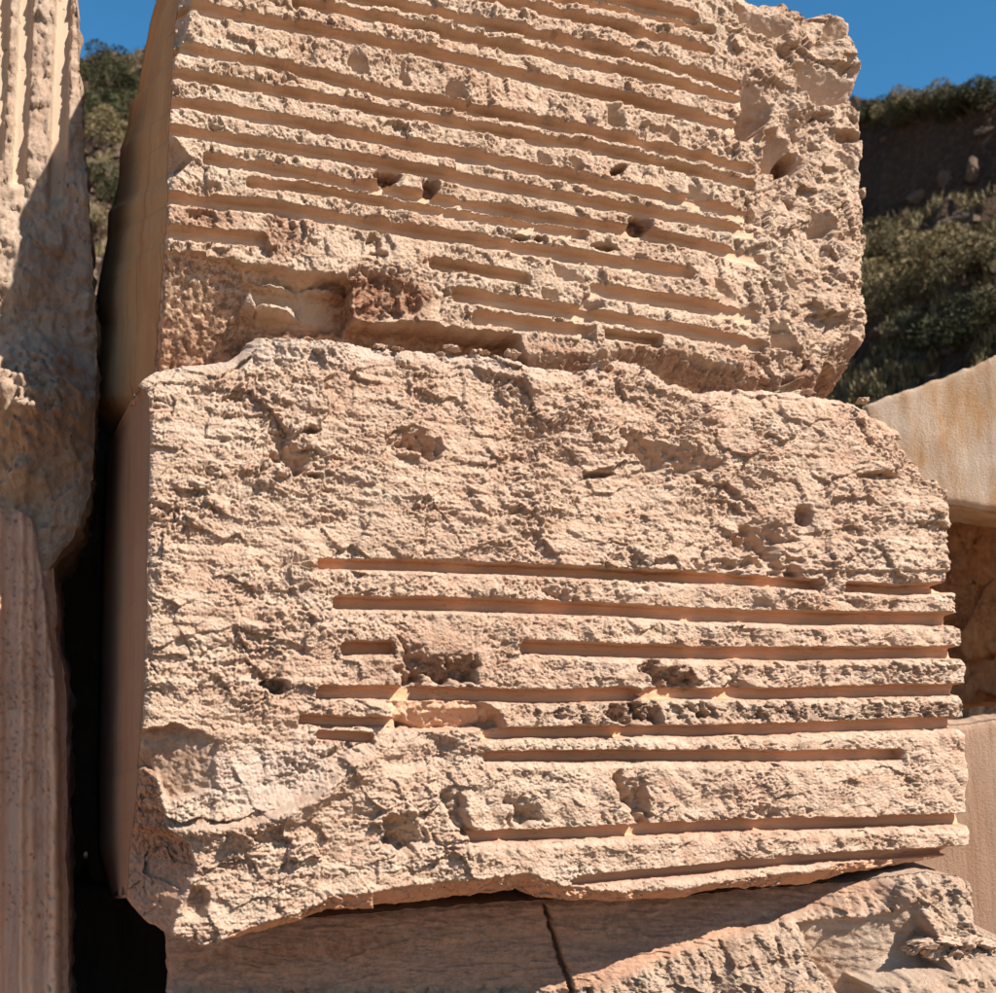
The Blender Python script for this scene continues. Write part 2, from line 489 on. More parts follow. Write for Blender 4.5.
def relief_upper(px, py, u, v, ds):
    at = {k: np.zeros(px.shape) for k in ('groove', 'rust', 'dark', 'grey')}
    wx = u + .02 * fbm(u * 9, v * 9, 3, 5); wy = v + .02 * fbm(u * 9 + 5, v * 9, 3, 6)
    rightz = sm(700, 790, px + (py - 150) * .0)                       # rough, ungrooved right end
    w = .018 * fbm(u * 2.0, v * 2.0, 3, 11)
    f1, _ = facets(wx * 13, wy * 11, 21, .9)
    f2, _ = facets(wx * 27 + 3, wy * 24, 22, 1.0)
    f3, _ = facets(wx * 55 + 3, wy * 50, 25, 1.0)
    # broken scars lean like strokes from upper left to lower right
    a = wx * .8 - wy * .6; b_ = wx * .6 + wy * .8
    st = ridged(a * 7, b_ * 18, 4, 31, .6)
    f0, _ = facets(wx * 5.5 + 1, wy * 4.5, 24, 1.0)
    calm = .55 + .75 * sm(-.25, .3, fbm(u * 5, v * 5, 2, 29))
    w = w + f0 * .034 * rightz + f1 * (.017 + .008 * rightz) + f2 * (.011 + .002 * rightz) * calm + f3 * .005 * calm + st * (.005 + .006 * rightz)
    w = w + .0085 * calm * billow(wx * 46 + wy * 12, wy * 52, 3, 41, .8) + .005 * fbm(u * 150, v * 150, 2, 43)
    # the right end steps back in broken ledges
    w = w - rightz * (.022 + .03 * sm(0, 1, fbm(u * 4.2, v * 3.2, 3, 51) + .35))
    # scars and hollows seen in the photograph
    for (poly, d0, gx, gy) in [
        ([(748, 60), (775, 55), (790, 70), (780, 100), (765, 130), (740, 140), (745, 100)], .07, -.0022, -.0004),
        ([(765, 130), (800, 122), (822, 150), (800, 172), (762, 172)], .085, -.0016, .0004),
        ([(800, 60), (845, 52), (862, 68), (858, 100), (820, 100), (803, 85)], .07, -.0005, .0016),
        ([(830, 15), (852, 18), (850, 42), (826, 36)], .04, -.0004, .0016),
        ([(738, 4), (800, 8), (790, 30), (770, 38), (740, 20)], .05, -.0006, .0016),
        ([(814, 205), (826, 200), (838, 228), (815, 234)], .05, -.0018, -.001),
        ([(712, 276), (745, 278), (752, 302), (715, 300)], .035, -.0005, .001),
        ([(770, 318), (792, 325), (800, 350), (776, 345)], .04, -.0016, .0006),
        ([(348, 45), (366, 48), (368, 72), (352, 78)], .035, -.0012, .0012),
        ([(402, 60), (412, 58), (412, 84), (398, 84)], .035, -.0012, .0012),
        ([(446, 78), (462, 84), (464, 97), (446, 94)], .03, -.0012, .0012),
        ([(606, 103), (624, 106), (622, 128), (610, 126)], .04, -.0012, .0016),
        ([(667, 116), (680, 122), (678, 142), (664, 138)], .04, -.0012, .0016),
        ([(744, 110), (758, 112), (756, 124), (742, 122)], .03, -.001, .001),
        ([(690, 186), (715, 190), (710, 200), (690, 198)], .03, -.001, .002),
        ([(538, 150), (553, 154), (552, 163), (540, 162)], .03, -.001, .002),
        ([(566, 158), (582, 160), (582, 170), (570, 168)], .03, -.001, .002),
        ([(555, 263), (590, 268), (590, 283), (560, 281)], .025, -.001, .001),
        ([(585, 296), (604, 296), (604, 310), (583, 308)], .035, -.001, .001),
        ([(542, 288), (560, 290), (560, 302), (542, 300)], .03, -.001, .001),
        ([(470, 8), (490, 14), (485, 22), (468, 18)], .02, -.001, .002),
        ([(320, 88), (330, 90), (328, 100), (316, 98)], .02, -.001, .002),
    ]:
        big = poly[0][0] > 735 and poly[0][0] != 744
        w, _ = facet_cut(w, px, py, poly, d0 * (.85 if big else .62), -.0022, .0034, soft=1.2, warp=6, seed=int(poly[0][0]), maxd=.16 if big else .036)
    # red broken patch low left of centre, and spall with flat floor at the lower left corner
    m = ell(px, py, 375, 296, 42, 24, 10, .5, 4); w = w - m * (.012 + .03 * sm(0, .5, ridged(u * 16, v * 16, 3, 71)))
    at['rust'] = np.maximum(at['rust'], ell(px, py, 378, 297, 48, 26, 8, .6, 4, .5))
    at['rust'] = np.maximum(at['rust'], .6 * ell(px, py, 205, 215, 36, 12, 5, .6, 5, .5))
    at['rust'] = np.maximum(at['rust'], .8 * ell(px, py, 285, 237, 18, 24, 5, .6, 6, .5))
    for (cx, cy, rx, ry, dd) in [(203, 217, 14, 9, .03), (282, 226, 12, 16, .03), (262, 252, 14, 7, .03), (374, 243, 8, 10, .03), (378, 254, 10, 4, .03),
                                 (190, 92, 14, 6, .02), (205, 188, 18, 6, .02), (335, 130, 10, 6, .02), (650, 133, 14, 8, .02)]:
        w = w - dd * ell(px, py, cx, cy, rx, ry, 0, .5, 9)
    w = carve(w, at, px, py, UP_G, .050, 3, lipd=.016)
    # holes knocked into the strips
    for (cx, cy, rx, ry, rot, dd) in [(387, 175, 14, 8, -5, .10), (432, 185, 8, 8, 5, .09), (619, 169, 8, 4, -25, .09), (641, 223, 11, 9, 15, .08),
                                      (481, 45, 3, 5, 0, .04), (795, 158, 7.5, 9, 20, .12), (852, 134, 12, 6, 10, .06), (522, 236, 8, 3, 8, .05), (540, 238, 4, 3, 8, .05), (604, 246, 12, 3.5, 5, .05)]:
        m = ell(px, py, cx, cy, rx, ry, rot, .2, 13, .15); w = w - dd * m
        at['rust'] = np.maximum(at['rust'], m * (.9 if cx in (387, 795, 641) else .5)); at['dark'] = np.maximum(at['dark'], m * .4 * (cx == 641))
    # spalled corner: flat, shaded, brown
    poly = [(150, 246), (200, 252), (248, 264), (300, 270), (345, 276), (348, 284), (300, 282), (252, 284), (246, 300), (262, 312), (345, 318), (440, 326), (520, 336), (530, 370), (140, 380), (140, 246)]
    w, m = facet_cut(w, px, py, poly, .115, -.0001, .0021, soft=2, warp=5, seed=3, rough=.009)
    w, _ = facet_cut(w, px, py, [(246, 278), (352, 281), (354, 324), (262, 318)], .15, 0, .0021, soft=1.5, warp=11, seed=5, rough=.004)
    poly2 = [(248, 287), (345, 292), (352, 306), (300, 305), (250, 297)]
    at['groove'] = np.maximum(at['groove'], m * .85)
    at['dark'] = np.maximum(at['dark'], m * .75 * sm(320, 230, px))  # brown stain, also darkened in place of the overhang's shade
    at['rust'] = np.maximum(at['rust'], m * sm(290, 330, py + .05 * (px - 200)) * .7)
    # thin strips left standing inside the spall
    for (x0, x1, ya, yb, h) in [(256, 300, 277, 286, 2.2), (306, 350, 283, 287, 2.4), (252, 304, 298, 307, 3.4)]:
        yl = ya + (yb - ya) * (px - x0) / (x1 - x0)
        hv_ = h * (.75 + .9 * fbm(px / 13, px * 0 + ya, 4, 9, .65))
        mm = sm(hv_ + 1.0, hv_ - .8, np.abs(py - yl + 3.0 * fbm(px / 16, px * 0 + ya, 3, 8))) * sm(x0 - 6, x0 + 16, px) * sm(x1 + 6, x1 - 16, px)
        w = np.where(mm > .02, np.maximum(w, w * (1 - mm) + mm * (-.05 + .02 * fbm(u * 40, v * 40, 3, 7))), w)
        at['groove'] = at['groove'] * (1 - mm)
    # left edge: thin dark facet that falls away towards the side
    edge = np.interp(py, [-140, 0, 25, 60, 120, 135, 160, 180, 190, 255, 350], [20, 16, 14, 4, 2, 4, 24, 5, 2, 4, 6])
    dl = px - np.interp(py, [-138, 0, 60, 120, 200, 352], [203, 177, 172, 169, 168, 158])
    w = w - sm(edge, edge - 5, dl) * (.03 + .004 * np.clip(edge - dl, 0, 40))
    # lower right underside: brown facets facing down
    yb = np.interp(px, [520, 600, 640, 690, 740, 770, 820, 835, 870, 880], [352, 352, 348, 352, 366, 376, 374, 340, 335, 335]) + 7 * fbm(px / 16, px * 0 + 4, 4, 66)
    dn = np.clip(py - yb, 0, None)
    w = w - dn * .0042
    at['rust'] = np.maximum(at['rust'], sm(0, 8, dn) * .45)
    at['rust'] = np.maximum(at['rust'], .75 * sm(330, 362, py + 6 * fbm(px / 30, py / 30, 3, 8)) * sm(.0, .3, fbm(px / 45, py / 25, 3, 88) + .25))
    at['rust'] = np.maximum(at['rust'], .22 * sm(.1, .5, fbm(u * 3, v * 4, 4, 89)))
    # top rim darker crust
    at['rust'] = np.maximum(at['rust'], .6 * sm(.05, .0, ds[1]) * (px > 770))
    for e, rr in ((1, .03), (2, .02)):
        w = w - rr * np.exp(-ds[e] / (rr * .6))
    return w, at

UP_L = [(203, -138), (190, -60), (178, 0), (173, 60), (170, 120), (168, 200), (163, 280), (158, 366)]
UP_T = [(203, -138), (500, -62), (700, -18), (775, 0), (803, 5), (808, 11), (826, 9), (845, 13), (853, 20)]
UP_R = [(853, 20), (851, 42), (858, 55), (861, 66), (859, 90), (860, 105), (866, 145), (868, 200), (871, 260), (872, 335), (868, 352), (856, 400)]
UP_B = [(158, 366), (250, 375), (400, 380), (560, 392), (700, 402), (856, 400)]
UP_BACK = [(176, -90), (156, 0), (150, 22), (143, 60), (137, 96), (130, 104), (127, 130), (120, 150), (119, 178), (113, 206), (108, 212), (107, 240), (100, 275), (95, 305), (96, 330), (84, 400)]
O_up = np.array(O_mid) - nf * .03
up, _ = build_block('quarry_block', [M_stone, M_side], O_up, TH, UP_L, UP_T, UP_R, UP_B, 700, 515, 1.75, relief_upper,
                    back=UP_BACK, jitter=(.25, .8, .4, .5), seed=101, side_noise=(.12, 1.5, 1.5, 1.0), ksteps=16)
tag(up, 'topmost travertine block of the central stack, ruled with long slanting saw grooves', 'stone block', 'travertine blocks in the central stack')

# ------------------------------------------------------------------ middle block
MID_G = [
    ([(317, 563), (400, 564), (560, 571), (640, 575), (700, 577), (760, 581), (821, 585)], 5.0, .075),
    ([(842, 587), (900, 590), (960, 587)], 4.5, .07),
    ([(333, 602), (450, 604), (600, 609), (700, 615), (800, 618), (990, 619)], 6.0),
    ([(340, 648), (396, 648)], 6.0),
    ([(520, 647), (600, 650), (700, 653), (800, 654), (990, 652)], 6.0),
    ([(317, 692), (450, 694), (550, 697), (640, 694)], 6.5),
    ([(640, 694), (770, 694), (990, 689)], 5.5),
    ([(480, 734), (600, 732), (770, 730), (897, 725), (990, 723)], 5.5),
    ([(484, 757), (600, 756), (711, 756), (800, 757), (905, 755)], 5.5),
    ([(469, 838), (600, 833), (719, 827), (990, 819)], 6.0),
    ([(572, 882), (650, 875), (730, 867), (830, 858), (990, 850)], 5.0),
    ([(300, 719), (345, 722), (398, 722)], 4.5), ([(318, 735), (375, 738)], 5.0),
]

def relief_mid(px, py, u, v, ds):
    at = {k: np.zeros(px.shape) for k in ('groove', 'rust', 'dark', 'grey')}
    wx = u + .025 * fbm(u * 8, v * 8, 3, 65); wy = v + .025 * fbm(u * 8 + 5, v * 8, 3, 66)
    strips = sm(560, 590, py) * sm(-25, 25, px - np.interp(py, [560, 650, 720, 840, 860], [315, 320, 400, 470, 470]))
    w = .030 * fbm(u * 1.7, v * 2.2, 3, 111)
    calm = .35 + .9 * sm(-.3, .3, fbm(u * 3.5, v * 4.5, 3, 129))
    nod = (lumps(wx * 30, wy * 34, 121) * .006 + lumps(wx * 72 + 9, wy * 78, 122) * .005) * calm
    f1, _ = facets(wx * 9, wy * 12, 123, .9)
    f2, _ = facets(wx * 27, wy * 30, 124, 1.0)
    strat = fbm(u * 2.5, v * 34 + u * 1.5, 4, 131, .6)
    crumb = 1 - strips
    f3, _ = facets(wx * 50, wy * 52, 128, 1.0); f0, _ = facets(wx * 3.6, wy * 4.5, 127, .9)
    w = w + nod * (.45 + .75 * crumb) + f0 * .030 * crumb + f1 * (.013 + .010 * crumb) * (.5 + .5 * calm) + f2 * .008 * calm + f3 * .005 * calm + strat * .008 * crumb
    w = w + .010 * calm * billow(wx * 46, wy * 52, 3, 141, .8) + .010 * crumb * billow(u * 7 + v * 5, v * 13, 3, 145, .6) + .005 * fbm(u * 150, v * 150, 2, 143)
    w = w + strips * (.004 + .018 * billow(u * 5.2, v * 6.5, 2, 147, .6) + .008 * fbm(u * 14, v * 9, 3, 148))
    # pits
    p = perlin(wx * 26, wy * 40, 151)
    w = w - .012 * sm(.55, .7, p) * crumb * calm * sm(0, .3, fbm(u * 3 + 8, v * 6, 2, 155))
    # flat scars of the crumbly part (shaded pockets)
    for (poly, d0, gx, gy) in [
        ([(272, 436), (315, 432), (330, 455), (295, 470), (275, 460)], .05, -.0010, .0008),
        ([(405, 428), (435, 415), (450, 440), (430, 456), (400, 445)], .03, -.0008, .0010),
        ([(620, 432), (665, 440), (722, 462), (718, 476), (660, 470), (625, 450)], .05, -.0002, .0024),
        ([(690, 556), (800, 548), (800, 576), (690, 570)], .05, 0, .0022),
        ([(750, 510), (790, 500), (800, 540), (768, 560), (740, 548)], .05, -.0009, .0010),
        ([(375, 620), (440, 625), (430, 650), (420, 690), (405, 690), (402, 640)], .05, -.0009, .0004),
        ([(425, 650), (460, 648), (480, 666), (476, 681), (412, 682)], .06, 0, .0012),
        ([(644, 662), (690, 665), (700, 686), (650, 692)], .05, -.0003, .0014),
        ([(730, 672), (752, 672), (752, 688), (728, 686)], .035, -.0004, .0012),
        ([(612, 704), (660, 705), (662, 722), (610, 722)], .045, 0, .0012),
        ([(684, 700), (700, 702), (700, 716), (686, 716)], .045, 0, .0012),
        ([(618, 770), (648, 768), (650, 790), (640, 820), (622, 800)], .06, -.0012, .0006),
        ([(752, 800), (762, 790), (775, 815), (755, 822)], .03, -.0012, .0006),
        ([(440, 768), (460, 768), (462, 795), (470, 830), (455, 835), (442, 800)], .06, -.0014, .0004),
        ([(382, 818), (425, 808), (430, 840), (415, 852), (384, 850)], .07, -.0004, .0012),
        ([(508, 800), (540, 800), (545, 820), (512, 828)], .04, -.0008, .0016),
        ([(625, 560), (645, 578), (690, 578), (660, 590), (628, 590)], .02, -.0008, .0006),
        ([(538, 588), (560, 578), (575, 600), (545, 600)], .02, -.0008, .0006),
    ]:
        w, mk = facet_cut(w, px, py, poly, d0 * (.7 if poly[0][1] < 560 else .7), -.0015 if gx < 0 else 0, .0036, soft=4, warp=16, seed=int(poly[0][0]), rough=.022, maxd=.10 if poly[0][1] < 545 or poly[0][0] in (425, 382, 618) else .05)
        if poly[0][0] in (425, 644, 612): at['dark'] = np.maximum(at['dark'], mk * .5); at['rust'] = np.maximum(at['rust'], mk * .5)
    # dark crumbling seam along the fifth strip, right
    seam = sm(700, 706, py) * sm(722, 716, py) * sm(480, 560, px)
    w = w - seam * .028 * sm(.05, .3, fbm(u * 22, v * 20, 4, 171, .7) * 1.5) ; at['dark'] = np.maximum(at['dark'], seam * .35)
    seam = sm(664, 668, py) * sm(686, 680, py) * sm(640, 700, px)
    w = w - seam * .016 * sm(.05, .3, fbm(u * 22, v * 20, 4, 172, .7) * 1.5)
    # recess beside groove five (320-480, 690-735)
    w, mk = facet_cut(w, px, py, [(385, 700), (480, 700), (500, 715), (505, 728), (440, 730), (400, 728)], .075, 0, .0032, soft=2, warp=4, seed=8, rough=.01, maxd=.12)
    at['groove'] = np.maximum(at['groove'], mk * .6)
    # bright sloping shelf and diagonal ridge of the lower left
    yd = np.interp(px, [130, 160, 250, 310, 345, 400, 470], [838, 832, 826, 798, 770, 742, 738])
    dd = py - yd
    w = w - .05 * sm(0, -6, dd) * sm(-120, -20, dd) * sm(360, 300, px) * sm(735, 765, py + .2 * (px - 150))
    w = w + .05 * sm(25, 0, np.abs(dd)) * sm(470, 380, px) * sm(150, 230, px)
    # shelf facing up under the diagonal
    sh = in_poly(px, py, [(300, 770), (340, 745), (405, 720), (460, 745), (440, 770), (380, 770), (330, 800)])
    w = w - sm(-4, 6, sh) * (.035 - .0008 * (py - 745))
    # concave scar at the left edge
    w, mk = facet_cut(w, px, py, [(140, 735), (170, 722), (222, 742), (212, 762), (222, 790), (172, 800), (160, 775), (140, 770)], .075, -.0016, .0006, soft=2, warp=6, seed=61, rough=.006)
    at['dark'] = np.maximum(at['dark'], mk * .3); at['rust'] = np.maximum(at['rust'], mk * .35)
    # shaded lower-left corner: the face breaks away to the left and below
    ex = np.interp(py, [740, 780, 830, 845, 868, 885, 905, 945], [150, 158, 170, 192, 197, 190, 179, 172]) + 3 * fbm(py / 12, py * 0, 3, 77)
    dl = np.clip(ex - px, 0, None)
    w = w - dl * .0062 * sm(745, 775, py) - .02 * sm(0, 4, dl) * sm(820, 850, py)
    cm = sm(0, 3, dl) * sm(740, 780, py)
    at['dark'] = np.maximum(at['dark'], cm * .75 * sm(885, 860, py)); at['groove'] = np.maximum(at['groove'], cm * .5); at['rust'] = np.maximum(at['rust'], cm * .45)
    # round scoop at the bottom corner
    w = w - .05 * ell(px, py, 197, 905, 11, 17, 15, .2, 5, .3)
    # deep dark pockets
    for (cx, cy, rx, ry, rot, q) in [(277, 686, 13, 7, 10, .09), (312, 430, 8, 3, 0, .05), (312, 475, 11, 3, 0, .04), (598, 475, 14, 3, -5, .04), (803, 517, 8, 9, 0, .06),
                                     (880, 476, 18, 4, 0, .04), (655, 706, 3, 14, 10, .03), (702, 714, 2.5, 10, 0, .03)]:
        m = ell(px, py, cx, cy, rx, ry, rot, .4, 13, .25); w = w - q * m; at['dark'] = np.maximum(at['dark'], m * .5)
    # bulge at the head of the first groove
    w = w + .03 * ell(px, py, 306, 552, 16, 14, 40, .2, 5, .7) + .03 * ell(px, py, 388, 715, 18, 9, 10, .2, 5, .7)
    for (cx, cy, rr) in [(650, 590, 22), (775, 590, 26), (500, 590, 16), (870, 592, 22)]:
        w = w + .02 * ell(px, py, cx, cy, rr, 12, 0, .3, 5, .8)
    # overhang above groove one, right
    ov = sm(560, 640, px) * sm(530, 566, py) * sm(573, 570, py)
    w = w + .02 * ov
    w = carve(w, at, px, py, MID_G, .070, 33, lipd=.020)
    # the strips stand back a little where the top ledges show
    # bands at the bottom: underside turns in
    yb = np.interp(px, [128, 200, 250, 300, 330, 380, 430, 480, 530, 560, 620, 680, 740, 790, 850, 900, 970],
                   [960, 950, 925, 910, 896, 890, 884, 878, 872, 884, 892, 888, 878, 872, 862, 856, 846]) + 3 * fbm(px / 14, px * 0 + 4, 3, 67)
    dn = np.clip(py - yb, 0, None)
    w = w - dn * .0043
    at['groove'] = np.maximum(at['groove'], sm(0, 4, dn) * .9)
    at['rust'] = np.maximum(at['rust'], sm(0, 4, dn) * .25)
    at['rust'] = np.maximum(at['rust'], .3 * ell(px, py, 420, 660, 60, 30, 0, .5, 3, .6))
    at['grey'] = np.maximum(at['grey'], .9 * ell(px, py, 265, 780, 60, 34, -10, .5, 3, .6))
    at['grey'] = np.maximum(at['grey'], .8 * sm(362, 350, py - .03 * px) * (px < 600))
    at['grey'] = np.maximum(at['grey'], .7 * ell(px, py, 440, 362, 80, 9, 6, .5, 3, .6))
    # top-left bevel and softened edges
    yt = np.interp(px, [140, 170, 240, 262, 300], [400, 395, 372, 345, 335])
    w = w - np.clip(yt - py, 0, None) * .0035
    for e, rr in ((1, .05), (2, .03), (3, .015)):
        w = w - rr * np.exp(-ds[e] / (rr * .6))
    w = w - .02 * np.exp(-ds[0] / .012)
    # corner piece top right leans back
    q = np.clip((px - 860) * .6 + (470 - py) * .55 - 10, 0, None)
    w = w - q * .0018 * (py < 480)
    return w, at

MID_L = [(140, 374), (148, 386), (150, 430), (148, 520), (147, 600), (144, 700), (140, 780), (136, 850), (130, 917)]
MID_T = [(140, 374), (150, 362), (165, 355), (190, 350), (232, 352), (245, 344), (252, 333), (262, 330), (300, 336), (330, 338), (370, 343), (430, 349), (495, 353), (546, 366), (586, 372), (600, 364), (622, 357),
         (648, 366), (673, 378), (705, 390), (728, 387), (760, 390), (818, 393), (850, 395), (868, 398), (883, 410), (900, 417), (918, 424)]
MID_BD = 4
MID_R = [(918, 424), (917, 432), (911, 441), (925, 456), (936, 478), (949, 489), (952, 520), (950, 560), (947, 586), (956, 592), (960, 606), (960, 622), (966, 632), (966, 655), (969, 664), (967, 694), (966, 722), (969, 765), (968, 800), (973, 825), (972, 846)]
MID_B = [(130, 917), (150, 934), (180, 941), (205, 944), (215, 941), (250, 933), (300, 921), (330, 909), (380, 906), (430, 904), (480, 896), (530, 888), (546, 896), (570, 900), (620, 900), (680, 897), (700, 893), (730, 886),
         (780, 885), (810, 884), (834, 879), (843, 875), (890, 866), (914, 861), (958, 854), (972, 846)]
MID_BACK = [(104, 452), (102, 520), (99, 650), (97, 760), (97, 850), (112, 900)]
MID_B = [(x, y + (MID_BD if 200 < x < 960 else 0)) for x, y in MID_B]
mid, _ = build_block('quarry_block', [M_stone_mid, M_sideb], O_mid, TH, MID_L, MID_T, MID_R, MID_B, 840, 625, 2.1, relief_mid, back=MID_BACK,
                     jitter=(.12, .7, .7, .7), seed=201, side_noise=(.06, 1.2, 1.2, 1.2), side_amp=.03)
tag(mid, 'middle travertine block of the central stack, crumbly above with level grooves at lower right', 'stone block', 'travertine blocks in the central stack')

# ------------------------------------------------------------------ lower block
TL = R(6.5)
nl = np.array([math.sin(TL), -math.cos(TL), 0.0])
# passes flush under the right end of the middle block and runs back under its left end
P_r = on_plane(np.array(935.), np.array(865.), O_mid, nf)
O_low = P_r + nl * .02

def relief_low(px, py, u, v, ds):
    at = {k: np.zeros(px.shape) for k in ('groove', 'rust', 'dark', 'grey')}
    wx = u + .02 * fbm(u * 8, v * 8, 3, 65); wy = v + .02 * fbm(u * 8 + 5, v * 8, 3, 66)
    bound = np.interp(py, [860, 930, 960, 993, 1100], [900, 760, 660, 572, 520])
    bx = px - bound + 24 * fbm(px / 60, py / 60, 3, 9)
    rough = sm(-12, 14, bx) * sm(905, 960, py + .12 * (px - 600))
    rough = np.maximum(rough, sm(860, 905, px))
    rough = np.maximum(rough, sm(985, 1000, py - 8 * fbm(px / 40, px * 0, 3, 5)))
    f1, _ = facets(wx * 10, wy * 7, 223, .9); f2, _ = facets(wx * 26, wy * 20, 224, 1.0)
    w = .02 * fbm(u * 1.5, v * 2, 3, 211)
    f3, _ = facets(wx * 52, wy * 44, 227, 1.0)
    w = w + rough * (f1 * .034 + f2 * .018 + f3 * .007 + .011 * billow(wx * 42, wy * 40, 3, 229, .8) + .02 * ridged(u * 9, v * 4, 3, 7))
    w = w + .006 * fbm(u * 45, v * 50, 4, 241, .62) * (.3 + .7 * rough) + .003 * fbm(u * 150, v * 150, 2, 43)
    w = w + (1 - rough) * (.012 * fbm(u * 3, v * 14, 4, 212) + .004 * fbm(u * 12, v * 40, 3, 213))
    w = w + .05 * rough * sm(700, 760, px)
    # outward batter towards the foot
    w = w + np.clip(py - 900, 0, None) * .0006 * (1 + sm(500, 700, px))
    # big ridge and hollow on the right half
    w = w + .10 * ell(px, py, 690, 1010, 130, 62, -14, .25, 3, .6)
    w, _ = facet_cut(w, px, py, [(800, 925), (860, 915), (905, 900), (925, 960), (850, 975), (870, 1000), (835, 1000), (812, 960)], -.03, .0002, .0004, soft=3, warp=6, seed=5)
    w = w + .03 * ell(px, py, 925, 905, 38, 30, 0, .3, 3, .4)
    w = w + .09 * ell(px, py, 960, 985, 90, 34, -5, .3, 9, .3)
    w = w - .13 * sm(890, 790, px)
    tq = fbm(u * 1.3 + .3 * v, v * 7, 5, 218, .6) * 3.2 + v * 6
    fr = tq - np.floor(tq)
    w = w + (1 - rough) * .009 * (sm(.0, .12, fr) * (1 - fr) * 1.2) + (1 - rough) * .005 * fbm(u * 24, v * 40, 4, 219, .65)
    xc = np.interp(py, [905, 930, 960, 993, 1060], [549, 555, 563, 574, 590]) + 2.5 * fbm(py / 8, py * 0, 3, 19)
    w = w - .06 * sm(2.6, .6, np.abs(px - xc) - 1.2 * perlin(py / 6, py * 0, 31) - .8 * (py > 950)) * sm(905, 915, py)
    w = w + .018 * sm(-2, 2, px - xc) * sm(700, 580, px)
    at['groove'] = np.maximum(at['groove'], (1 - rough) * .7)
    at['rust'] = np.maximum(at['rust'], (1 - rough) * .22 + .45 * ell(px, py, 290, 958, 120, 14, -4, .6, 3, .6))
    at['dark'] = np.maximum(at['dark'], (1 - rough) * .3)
    for e, rr in ((1, .03), (2, .03), (0, .03)):
        w = w - rr * np.exp(-ds[e] / (rr * .6))
    return w, at

LOW_L = [(158, 925), (160, 960), (163, 1000), (170, 1290)]
LOW_T = [(158, 928), (300, 928), (420, 917), (560, 907), (700, 902), (800, 894), (860, 884), (905, 873), (920, 871), (935, 873), (952, 874), (966, 882)]
LOW_R = [(966, 882), (965, 905), (966, 925), (978, 934), (1000, 944), (1040, 952), (1060, 1230)]
LOW_B = [(170, 1290), (600, 1260), (1060, 1230)]
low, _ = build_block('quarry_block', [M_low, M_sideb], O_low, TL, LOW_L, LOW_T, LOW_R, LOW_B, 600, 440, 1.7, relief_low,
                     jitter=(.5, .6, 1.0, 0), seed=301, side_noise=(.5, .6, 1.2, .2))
tag(low, 'lowest travertine block of the stack, shaded smooth left half split by a crack', 'stone block', 'travertine blocks in the central stack')

# ------------------------------------------------------------------ blocks at the left
O_left = np.array(O_mid) - nf * 1.05

def relief_left(px, py, u, v, ds):
    at = {k: np.zeros(px.shape) for k in ('groove', 'rust', 'dark', 'grey')}
    w = .035 * fbm(u * 2.5, v * 2, 3, 311)
    f1, _ = facets(u * 10, v * 8, 323, .8); f2, _ = facets(u * 24, v * 22, 324, 1.0)
    low_ = sm(180, 230, py)
    w = w + f1 * .024 + f2 * .013 + .013 * billow(u * 34, v * 34, 3, 341, .75) + .006 * fbm(u * 60, v * 60, 3, 343, .7)
    w = w + .07 * ell(px, py, 15, 265, 26, 40, 0, .4, 3, .6) + .34 * ell(px, py, 18, 412, 58, 46, -15, .5, 5, .95) + .07 * ell(px, py, 30, 410, 70, 50, -15, .2, 5, .5) * billow(u * 16, v * 16, 3, 7)  # large bulge added to the relief so that a patch catches the sun
    for (x, h, yend) in ((-45, 7, 230), (-20, 7, 210), (3, 7, 165), (26, 7, 190), (64, 8, 206)):
        xl = x + (py - 0) * (-.045 if x < 50 else -.04)
        m = sm(h + 1.2, h - 1.2, np.abs(px - xl)) * sm(yend, yend - 14, py)
        w = w * (1 - m) + np.minimum(w, -.045) * m
        at['groove'] = np.maximum(at['groove'], m)
    w = w - .05 * low_ * sm(45, 90, px) * .6
    at['rust'] = np.maximum(at['rust'], .35 * ell(px, py, 62, 300, 22, 90, 0, .5, 3, .6))
    at['grey'] = np.maximum(at['grey'], .6 * ell(px, py, 80, 270, 16, 120, 0, .5, 3, .6))
    for e, rr in ((1, .04), (2, .035)):
        w = w - rr * np.exp(-ds[e] / (rr * .6))
    return w, at
lb, _ = build_block('quarry_block', [M_left, M_sideb], O_left, TH, [(-320, -420), (-350, 590)], [(-320, -420), (66, -330)],
                    [(66, -330), (70, -80), (76, 0), (79, 60), (82, 110), (86, 160), (90, 220), (95, 290), (97, 330), (96, 400), (94, 450), (90, 492), (80, 524), (64, 548), (46, 572)], [(-350, 590), (46, 572)],
                    230, 330, 1.15, relief_left, jitter=(0, .8, .8, .3), seed=401, side_noise=(.5, 1, 1, .5), side_amp=.05)
tag(lb, 'tall shadowed block at left edge, upright grooves at its top and sunlit patches', 'stone block', 'blocks left of the central stack')

O_flu = np.array(O_mid) - nf * 1.0

